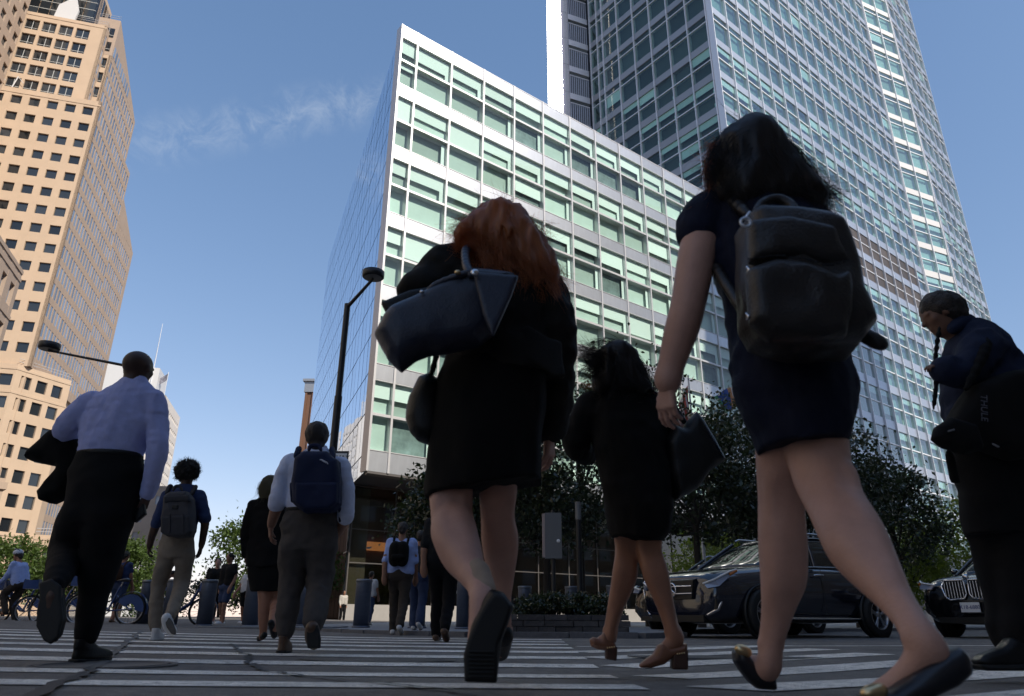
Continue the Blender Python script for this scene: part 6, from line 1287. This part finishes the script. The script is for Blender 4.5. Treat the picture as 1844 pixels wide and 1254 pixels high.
def cf(ro, d, r):
    n = len(ro); q = r.random(n)
    ex = np.where(q < .3, 1292 + r.uniform(-20, 30, n), np.where(q < .62, 1455 + r.uniform(-40, 42, n), 1380 + r.uniform(-70, 60, n))); ey = np.where(q < .3, 335 + r.uniform(-50, 32, n), np.where(q < .62, 355 + (ex - 1455) * .5 + r.uniform(-18, 26, n), 385 + r.uniform(-20, 16, n)))
    e = np.array([g.P(a, b, -.03 + z) for a, b, z in zip(ex, ey, r.uniform(-.11, .08, n))]); m1 = ro + d * .05 + np.array([.01, 0, .01]); return [m1, (m1 + e) / 2 + d * .055 + r.normal(size=(n, 3)) * .015, e + r.normal(size=(n, 3)) * .012]
hr = hair(g, [('e', 1345, 285, .0, 58, .125, 62), ('s', [(1320, 236), (1347, 226), (1378, 233), (1402, 262), (1424, 296), (1446, 324), (1474, 350), (1486, 372), (1470, 392), (1420, 396), (1360, 398), (1310, 392), (1288, 368), (1282, 335), (1290, 300), (1292, 262)], -.03, .12, .06)], [(.007, (22, 22, 7), 3), (.003, (70, 70, 12), 6)], (1345, 285, 0), (56, .118, 60), 5200, cf, M_dkh, 8, .008, .00095, 10)
r = np.random.default_rng(18); n = 420; ro = np.array([g.P(1290 + r.uniform(-6, 16), 255 + r.uniform(0, 60), .0 + r.uniform(-.04, .05)) for _ in range(n)]); e = np.array([g.P(1286 + r.uniform(-16, 18), 330 + r.uniform(-50, 34), r.uniform(-.05, .06)) for _ in range(n)])
sub(hr, g.t, 'loose_curl', strands(ro, [ro + np.array([-.03, 0, -.02]) + r.normal(size=(n, 3)) * .015, (ro + e) / 2 + r.normal(size=(n, 3)) * .03, e], r, .0016, 8), M_dkh2)
flyaways(g, hr, M_dkh, [(1420, 300, 1462, 322, 70, 16), (1450, 335, 1502, 342, 80, 12), (1465, 360, 1506, 384, 80, 14), (1478, 345, 1512, 350, 140, 16), (1440, 312, 1478, 316, 110, 16), (1470, 380, 1500, 396, 120, 12), (1405, 270, 1425, 268, 40, 16), (1345, 232, 1340, 220, 40, 24)], 24); flyaways(g, hr, M_dkh2, [(1290, 290, 1268, 305, 70, 16), (1288, 330, 1266, 352, 80, 12), (1290, 260, 1274, 268, 40, 12)], 25)
M_bbag = mat('brown_black_leather', (.020, .0165, .0155), .40, bump=.2, bscale=130, spec=.45, var=.12)
t, put = backpack(g, 'dark brown leather backpack with a silver ring on the woman in the navy dress', [(1338, 386), (1354, 374), (1420, 380), (1478, 392), (1506, 402), (1522, 440), (1536, 480), (1541, 530), (1566, 585), (1542, 616), (1480, 622), (1400, 616), (1362, 606), (1346, 570), (1341, 500)], [([(1342, 470), (1400, 458), (1450, 466), (1500, 482), (1538, 470), (1541, 540), (1530, 600), (1470, 608), (1390, 602), (1352, 570)], -.39, .045), ([(1340, 386), (1420, 380), (1500, 402), (1532, 462), (1490, 474), (1440, 456), (1345, 466)], -.37, .035)], -.27, .125, M_bbag, M_bbag,
    [[(1358, 390, -.3, 4), (1372, 366, -.28, 4), (1400, 358, -.27, 4), (1425, 370, -.28, 4), (1434, 390, -.3, 4)], [(1283, 470, .02, 7), (1300, 500, -.08, 7), (1322, 535, -.14, 7), (1346, 572, -.2, 7)], [(1300, 380, .02, 8), (1315, 362, -.06, 8), (1345, 385, -.18, 8)], [(1540, 596, -.25, 7), (1565, 608, -.26, 8), (1590, 622, -.27, 8)]], h=.0075, noise=.012, fd=.4, dx=8, rnd=.28)
c = g.P(1343, 401, -.42); rr = g.r(7, 1343, 401); put('ring_charm', Sdf().chain([(c + np.array([math.cos(a) * rr, 0, math.sin(a) * rr]), .0032) for a in np.linspace(0, 2 * math.pi, 16)], .002).chain([(c + np.array([0, 0, rr]), .004), (g.P(1350, 383, -.41), .0045)], .004), mat('silver', (.62, .64, .68), .35, metal=.6), .0024)
for x, y in ((1346, 486), (1345, 570)): put('buckle', Sdf().chain(g.ch([(x - 2, y - 6, -.39, 1.9), (x + 3, y, -.4, 1.9), (x - 1, y + 7, -.39, 1.9)]), .003), M_chrome, .0028)
put('zip', Sdf().chain(g.ch([(1345, 467, -.412, 1.6), (1400, 461, -.43, 1.6), (1450, 466, -.43, 1.6), (1490, 478, -.43, 1.6), (1532, 468, -.41, 1.6)]), .004), M_blackl, .0035)
# ---------- man in dark blue at the right edge
g = Fig('person', 'man in a dark blue shirt bent forward at the right edge, holding his shoulder strap', 3.4, 1800)
S = Sdf(); fd = unit([-.95, .25, -.35]); head_prims(S, g.P(1692, 567), fd, UP, g.r(26, 1690, 566), g.r(39, 1690, 566)); S.chain(g.ch([(1702, 585, 0, 19), (1735, 608, 0, 22)])).loft(g.rows([(600, 1735, 1790, .07), (640, 1720, 1820, .1), (700, 1715, 1835, .11), (800, 1730, 1840, .12), (880, 1740, 1845, .11)]))
S.chain(g.ch([(1772, 624, -.13, 18), (1742, 668, -.18, 13), (1708, 667, -.19, 10), (1692, 663, -.2, 9)])).chain(g.ch([(1785, 900, 0, 30), (1795, 1000, .06, 24), (1815, 1130, .04, 18)])).chain(g.ch([(1820, 900, 0, 30), (1832, 1000, -.02, 24), (1838, 1150, -.04, 18), (1810, 1188, -.04, 12)]))
g.put('body', join([S.mesh(.009), hand(g.P(1694, 664, -.2), g.P(1660, 654, -.2), [0, .4, -1], [0, .5, 1], 1.0, .0045)]), M_skin['brown'])
S = Sdf().ell(g.P(1696, 556), (g.r(37, 1696, 556), .10, g.r(32, 1696, 556))).chain(g.ch([(1712, 566, 0, 30), (1722, 578, 0, 24)])).noise(.008, (40, 40, 30), 3).cut(g.P(1662, 572), (.72, 0, .70)); g.put('hair', S.mesh(.008), M_brownh)
M_dsh = cloth('dark_blue_cotton', (.014, .020, .045))
S = Sdf().loft(g.rows([(580, 1722, 1768, .07), (596, 1714, 1790, .11), (618, 1706, 1812, .14), (650, 1702, 1838, .16), (700, 1705, 1862, .17), (760, 1706, 1866, .17), (815, 1715, 1862, .17)])).chain(g.ch([(1772, 622, -.13, 32), (1740, 668, -.18, 24), (1708, 668, -.19, 17), (1700, 666, -.2, 15)]), .04).noise(.012, (8, 8, 14), 81).noise(.005, (26, 26, 16), 82); sh = g.put('shirt', S.mesh(.009), M_dsh)
sub(sh, g.t, 'collar', Sdf().chain(g.ch([(1716, 592, -.06, 10), (1738, 580, -.02, 14), (1752, 590, .06, 10)])).mesh(.008), M_dsh)
S = Sdf().loft(g.rows([(800, 1712, 1852, .15), (850, 1722, 1858, .15), (900, 1734, 1862, .14), (960, 1746, 1864, .13)])).chain(g.ch([(1782, 900, 0, 43), (1796, 1000, .06, 35), (1810, 1100, .05, 28), (1816, 1150, .04, 26)]), .03).chain(g.ch([(1824, 900, 0, 43), (1834, 1000, -.02, 36), (1840, 1100, -.03, 31), (1840, 1150, -.04, 29)]), .03).noise(.009, (7, 7, 8), 83); g.put('trousers', S.mesh(.010), M_navytr)
S = Sdf().slab(g.pg([(1749, 1190), (1762, 1178), (1795, 1166), (1812, 1148), (1850, 1150), (1862, 1176), (1862, 1204), (1765, 1205)], -.04), 3.4 - .05, .05, .035); sh = g.put('shoe', S.mesh(.007), M_blackl); sub(sh, g.t, 'sole', Sdf().slab(g.pg([(1750, 1196), (1862, 1194), (1862, 1207), (1762, 1207)], -.04), 3.4 - .05, .054, .008).mesh(.007), M_sole)
S = Sdf().slab(g.pg([(1762, 1180), (1800, 1164), (1830, 1150), (1846, 1190), (1770, 1194)], .08), 3.48, .045, .03); g.put('shoe', S.mesh(.008), M_blackl)
t, put = backpack(g, 'big black rucksack carried low by the man at the right edge', [(1682, 768), (1700, 738), (1722, 704), (1765, 684), (1850, 668), (1880, 700), (1880, 822), (1800, 832), (1742, 812), (1700, 806), (1680, 788)], [([(1684, 762), (1712, 745), (1760, 760), (1770, 806), (1740, 814), (1700, 802), (1680, 786)], -.36, .05)], -.22, .10, M_blackc, M_blackc,
    [[(1692, 590, -.12, 3), (1685, 640, -.16, 3), (1686, 690, -.17, 3), (1681, 738, -.17, 2.5)], [(1740, 700, -.3, 5), (1770, 640, -.26, 8), (1775, 608, -.16, 8), (1755, 596, -.02, 8)], [(1708, 815, -.25, 5), (1715, 845, -.22, 5), (1718, 868, -.22, 4)], [(1716, 850, -.22, 6), (1722, 866, -.22, 6)]], fd=-.6, dx=10)
text('THULE', .042, cloth('grey_print', (.10, .10, .12)), t, tuple(g.P(1772, 735, -.385) - np.array(t.location)), (math.pi / 2, math.pi / 2 + .2, 0))
for x, y in ((1708, 777), (1788, 800)): put('zip_pull', Sdf().chain(g.ch([(x, y, -.42, 2), (x + 10, y - 3 + (8 if x > 1750 else 0), -.42, 2)]), .003), cloth('grey_tag', (.16, .16, .17)), .004)
# ================================================================ people farther off, built on a common walking skeleton
def walker(label, px, D, H, fd, skin, top, bottom, shoe, hairm, long_sleeve=0, kind='trousers', stride=.3, hairlen=0, h=.016, arms=((-.12, .02), (.12, .06)), lean=0, gx=None, bike=False, group=None, face=False):
    b = at(px, 1100, D); z = gz(b[0], D) if D < 12.4 else PZ; o = np.array([b[0], D, z]); f = unit([fd[0], fd[1], 0]); s = np.array([f[1], -f[0], 0])
    t = thing('person', label, 'person', tuple(o), 0, group); k = H / 1.75
    P = lambda r, a, u: o + s * r * k + f * (a + lean * max(u - .9, 0)) * k + UP * u * k
    bl = lambda nm, S, m, hh=h: (lambda VQ: link(nm, npmesh(nm, VQ[0] - o, VQ[1], m, True), t))(S.mesh(hh))
    def C(S, L, g_=0, kk=.03): return S.chain([(P(*p), r * k + g_) for p, r in L], kk)
    S = Sdf(); head_prims(S, P(0, .04, 1.63), f, UP, .074 * k, .115 * k)
    C(S, [((0, .01, 1.58), .052), ((0, -.01, 1.44), .058)])
    hipz = .92 if not bike else .95
    tor = [((-.09, 0, hipz), .125), ((-.08, 0, 1.1), .11), ((-.085, 0, 1.3), .115)]; C(S, tor); C(S, [((.09, 0, hipz), .125), ((.08, 0, 1.1), .11), ((.085, 0, 1.3), .115)]); C(S, [((-.17, 0, 1.41), .06), ((.17, 0, 1.41), .06)])
    AR = []
    for q, (a, e) in zip((-1, 1), arms): AR.append([((q * .19, 0, 1.41), .048), ((q * .235, a * .5 - .02, 1.13), .040), ((q * .235, a + e, .90), .028), ((q * .23, a + e + .02, .82), .034), ((q * .225, a + e + .03, .76), .022)])
    for A_ in AR: C(S, A_)
    if bike: LG = [[((-.1, 0, .92), .085), ((-.1, .32, .70), .06), ((-.1, .15, .30), .04), ((-.1, .28, .26), .035)], [((.1, 0, .92), .085), ((.1, .18, .5), .06), ((.1, .0, .10), .04), ((.1, .14, .04), .035)]]
    else: LG = [[((-.09, 0, .90), .085), ((-.09, stride * .35 + .03, .49), .056), ((-.09, stride * .5, .09), .038), ((-.09, stride * .5 + .15, .035), .032)], [((.09, 0, .90), .085), ((.09, -stride * .1 + .03, .49), .056), ((.09, -stride * .6, .11 + stride * .12), .038), ((.09, -stride * .55 + .14, .035), .032)]]
    for L_ in LG: C(S, L_)
    body = bl('body', S, skin)
    if face:
        for q in (-1, 1): e_ = Sdf().ell(P(q * .031, .125, 1.645), (.012, .012, .009)).mesh(.006); link('eye', npmesh('eye', e_[0] - o, e_[1], M_black, True), t)
    S = Sdf(); C(S, [((-.09, 0, .98), .13), ((-.085, 0, 1.3), .135)], .012); C(S, [((.09, 0, .98), .13), ((.085, 0, 1.3), .135)], .012); C(S, [((-.18, 0, 1.41), .062), ((.18, 0, 1.41), .062)], .012)
    for A_ in AR: C(S, A_[:2] if long_sleeve < 2 else A_[:3], .018) if long_sleeve else C(S, [A_[0], (tuple((np.array(A_[0][0]) * .4 + np.array(A_[1][0]) * .6)), .046)], .018)
    S.noise(.01, (8, 8, 12), int(px)); bl('shirt' if kind != 'dress' else 'dress', S, top)
    S = Sdf(); C(S, [((-.08, 0, hipz), .135), ((.08, 0, hipz), .135)], .006, .06)
    for L_ in LG:
        if kind == 'trousers': C(S, [L_[0], L_[1], (L_[2][0], .05)], .018)
        elif kind == 'shorts': C(S, [L_[0], (tuple(np.array(L_[0][0]) * .25 + np.array(L_[1][0]) * .75), .075)], .022)
    S.noise(.01, (8, 8, 10), int(px) + 1); bl({'trousers': 'trousers', 'shorts': 'shorts', 'dress': 'skirt'}[kind], S, bottom)
    for L_ in LG:
        S = Sdf(); a, c = np.array(L_[2][0]), np.array(L_[3][0]); C(S, [(tuple(a + [0, -.04, -.045]), .044), (tuple(c + [0, .02, .005]), .042)]); bl('shoe', S, shoe, .012)
    S = Sdf(); S.ell(P(0, .015, 1.672), (.085 * k, .098 * k, .085 * k)); C(S, [((0, -.045, 1.64), .065), ((0, -.05, 1.60 - hairlen), .055)])
    S.noise(.01, (30, 30, 20), 3); bl('hair', S, hairm, .012)
    return t, P, o, k
M_jean = cloth('blue_denim', (.045, .065, .13)); M_lblue = cloth('light_blue_shirt', (.36, .45, .76)); M_brtr = cloth('brown_trousers', (.055, .045, .038)); M_wtee = cloth('white_tee', (.55, .55, .56)); M_btee = cloth('black_tee', (.012, .012, .013)); M_blk = M_afro
M_cream = cloth('cream_shirt', (.40, .37, .33)); M_dkshirt = cloth('charcoal_shirt', (.03, .03, .033))
def small_pack(t, P, o, k, label, m, w_=.15, z0=1.02, z1=1.42, T=.09):
    q = thing('backpack', label, 'backpack', tuple(P(0, -.2, (z0 + z1) / 2)))
    S = Sdf(); zs = np.linspace(z0 + T, z1 - T, 3)
    for sx in (-1, 1): S.chain([(P(sx * (w_ - T), -.21, z), T * k) for z in zs], .03)
    V, Q = S.mesh(.014); link('main_bag', npmesh('main_bag', V - np.array(q.location), Q, m, True), q)
    S = Sdf()
    for sx in (-1, 1): S.chain([(P(sx * .11, -.13, z1 - .06), .02), (P(sx * .12, -.02, 1.49), .02), (P(sx * .12, .13, 1.35), .02)], .01)
    V, Q = S.mesh(.01); link('strap', npmesh('strap', V - np.array(q.location), Q, m, True), q)
    S = Sdf().chain([(P(-.06, -.31, z0 + .14), .05), (P(.06, -.31, z0 + .14), .05)], .03); V, Q = S.mesh(.012); link('pocket', npmesh('pocket', V - np.array(q.location), Q, m, True), q)
a = walker('man in a light blue shirt with a black backpack stepping onto the kerb', 716, 12.3, 1.80, (.02, 1), M_skin['olive'], M_lblue, M_brtr, M_sneak, M_brownh, 1, stride=.42, h=.013); small_pack(*a, 'black backpack on the man in the light blue shirt by the kerb', M_blackc)
walker('person in jeans and a charcoal top just behind the man with the black backpack', 751, 13.3, 1.72, (.1, 1), M_skin['tan'], M_dkshirt, M_jean, M_sneak, M_brownh, 2, stride=.35)
a = walker('person in black with brown shoes, half hidden by the red-haired woman\'s bare leg', 795, 9.2, 1.74, (.05, 1), M_skin['olive'], M_btee, M_navytr, M_brshoe, M_brownh, 1, stride=.5, h=.014)
walker('man in a black tee and denim shorts standing behind a bollard', 402, 19.5, 1.80, (-.5, -1), M_skin['olive'], M_btee, M_jean, M_sneak, M_blk, 0, 'shorts', .12, face=True, arms=((.0, .1), (-.05, .02)))
walker('woman in a black top and sunglasses beside the man in denim shorts', 380, 20.0, 1.70, (.3, -1), M_skin['fair'], M_btee, M_navytr, M_sneak, M_brownh, 0, 'shorts', .12, hairlen=.12, face=True)
walker('woman in a white tee with her hair up standing left of the blonde woman', 441, 22.0, 1.64, (-.3, -1), M_skin['tan'], M_wtee, M_navytr, M_sneak, M_brownh, 0, 'shorts', .1, face=True, arms=((.15, .15), (.15, .15)))
walker('distant man in a cream shirt and dark trousers by the lobby wall', 617, 43, 1.66, (.6, -1), M_skin['tan'], M_cream, M_navytr, M_blackl, M_brownh, 2, stride=.1, h=.022, face=True)
walker('distant person in a pale top half hidden by the lone bollard', 664, 22, 1.5, (.3, 1), M_skin['tan'], M_wtee, M_jean, M_sneak, M_brownh, 0, stride=.2, h=.02)
a = walker('person in blue shorts with a brown backpack walking behind the share bicycle', 206, 18.4, 1.74, (.15, 1), M_skin['tan'], M_dblue, M_jean, M_brshoe, M_brownh, 0, 'shorts', .25); small_pack(*a, 'brown backpack on the person in blue shorts', cloth('brown_bag', (.07, .035, .022)))
t, P, o, k = walker('cyclist in a light blue shirt and white helmet at the left edge', 26, 18.5, 1.74, (-1, .15), M_skin['tan'], M_lblue, M_brtr, M_blackl, M_brownh, 2, 'trousers', lean=.35, bike=True, arms=((.35, .1), (.35, .1)))
M_helm = mat('helmet_white', (.55, .58, .65), .35)
S = Sdf().ell(P(0, .02, 1.70), (.12, .105, .095)).cut(P(0, 0, 1.665), (0, 0, 1)); V, Q = S.mesh(.012); hm = link('helmet', npmesh('helmet', V - o, Q, M_helm, True), t)
for q in (-1, 0, 1): V, Q = Sdf().chain([(P(q * .045, .11, 1.735), .014), (P(q * .045, .02, 1.795), .014), (P(q * .045, -.07, 1.755), .014)], .01).mesh(.008); link('vent', npmesh('vent', V - o, Q, M_dark, True), hm)
walker('person in a pale blue top bending behind the bollard by the share bicycle', 276, 18.6, 1.3, (1, .3), M_skin['tan'], M_lblue, M_navytr, M_sneak, M_brownh, 1, stride=.2, lean=.5)
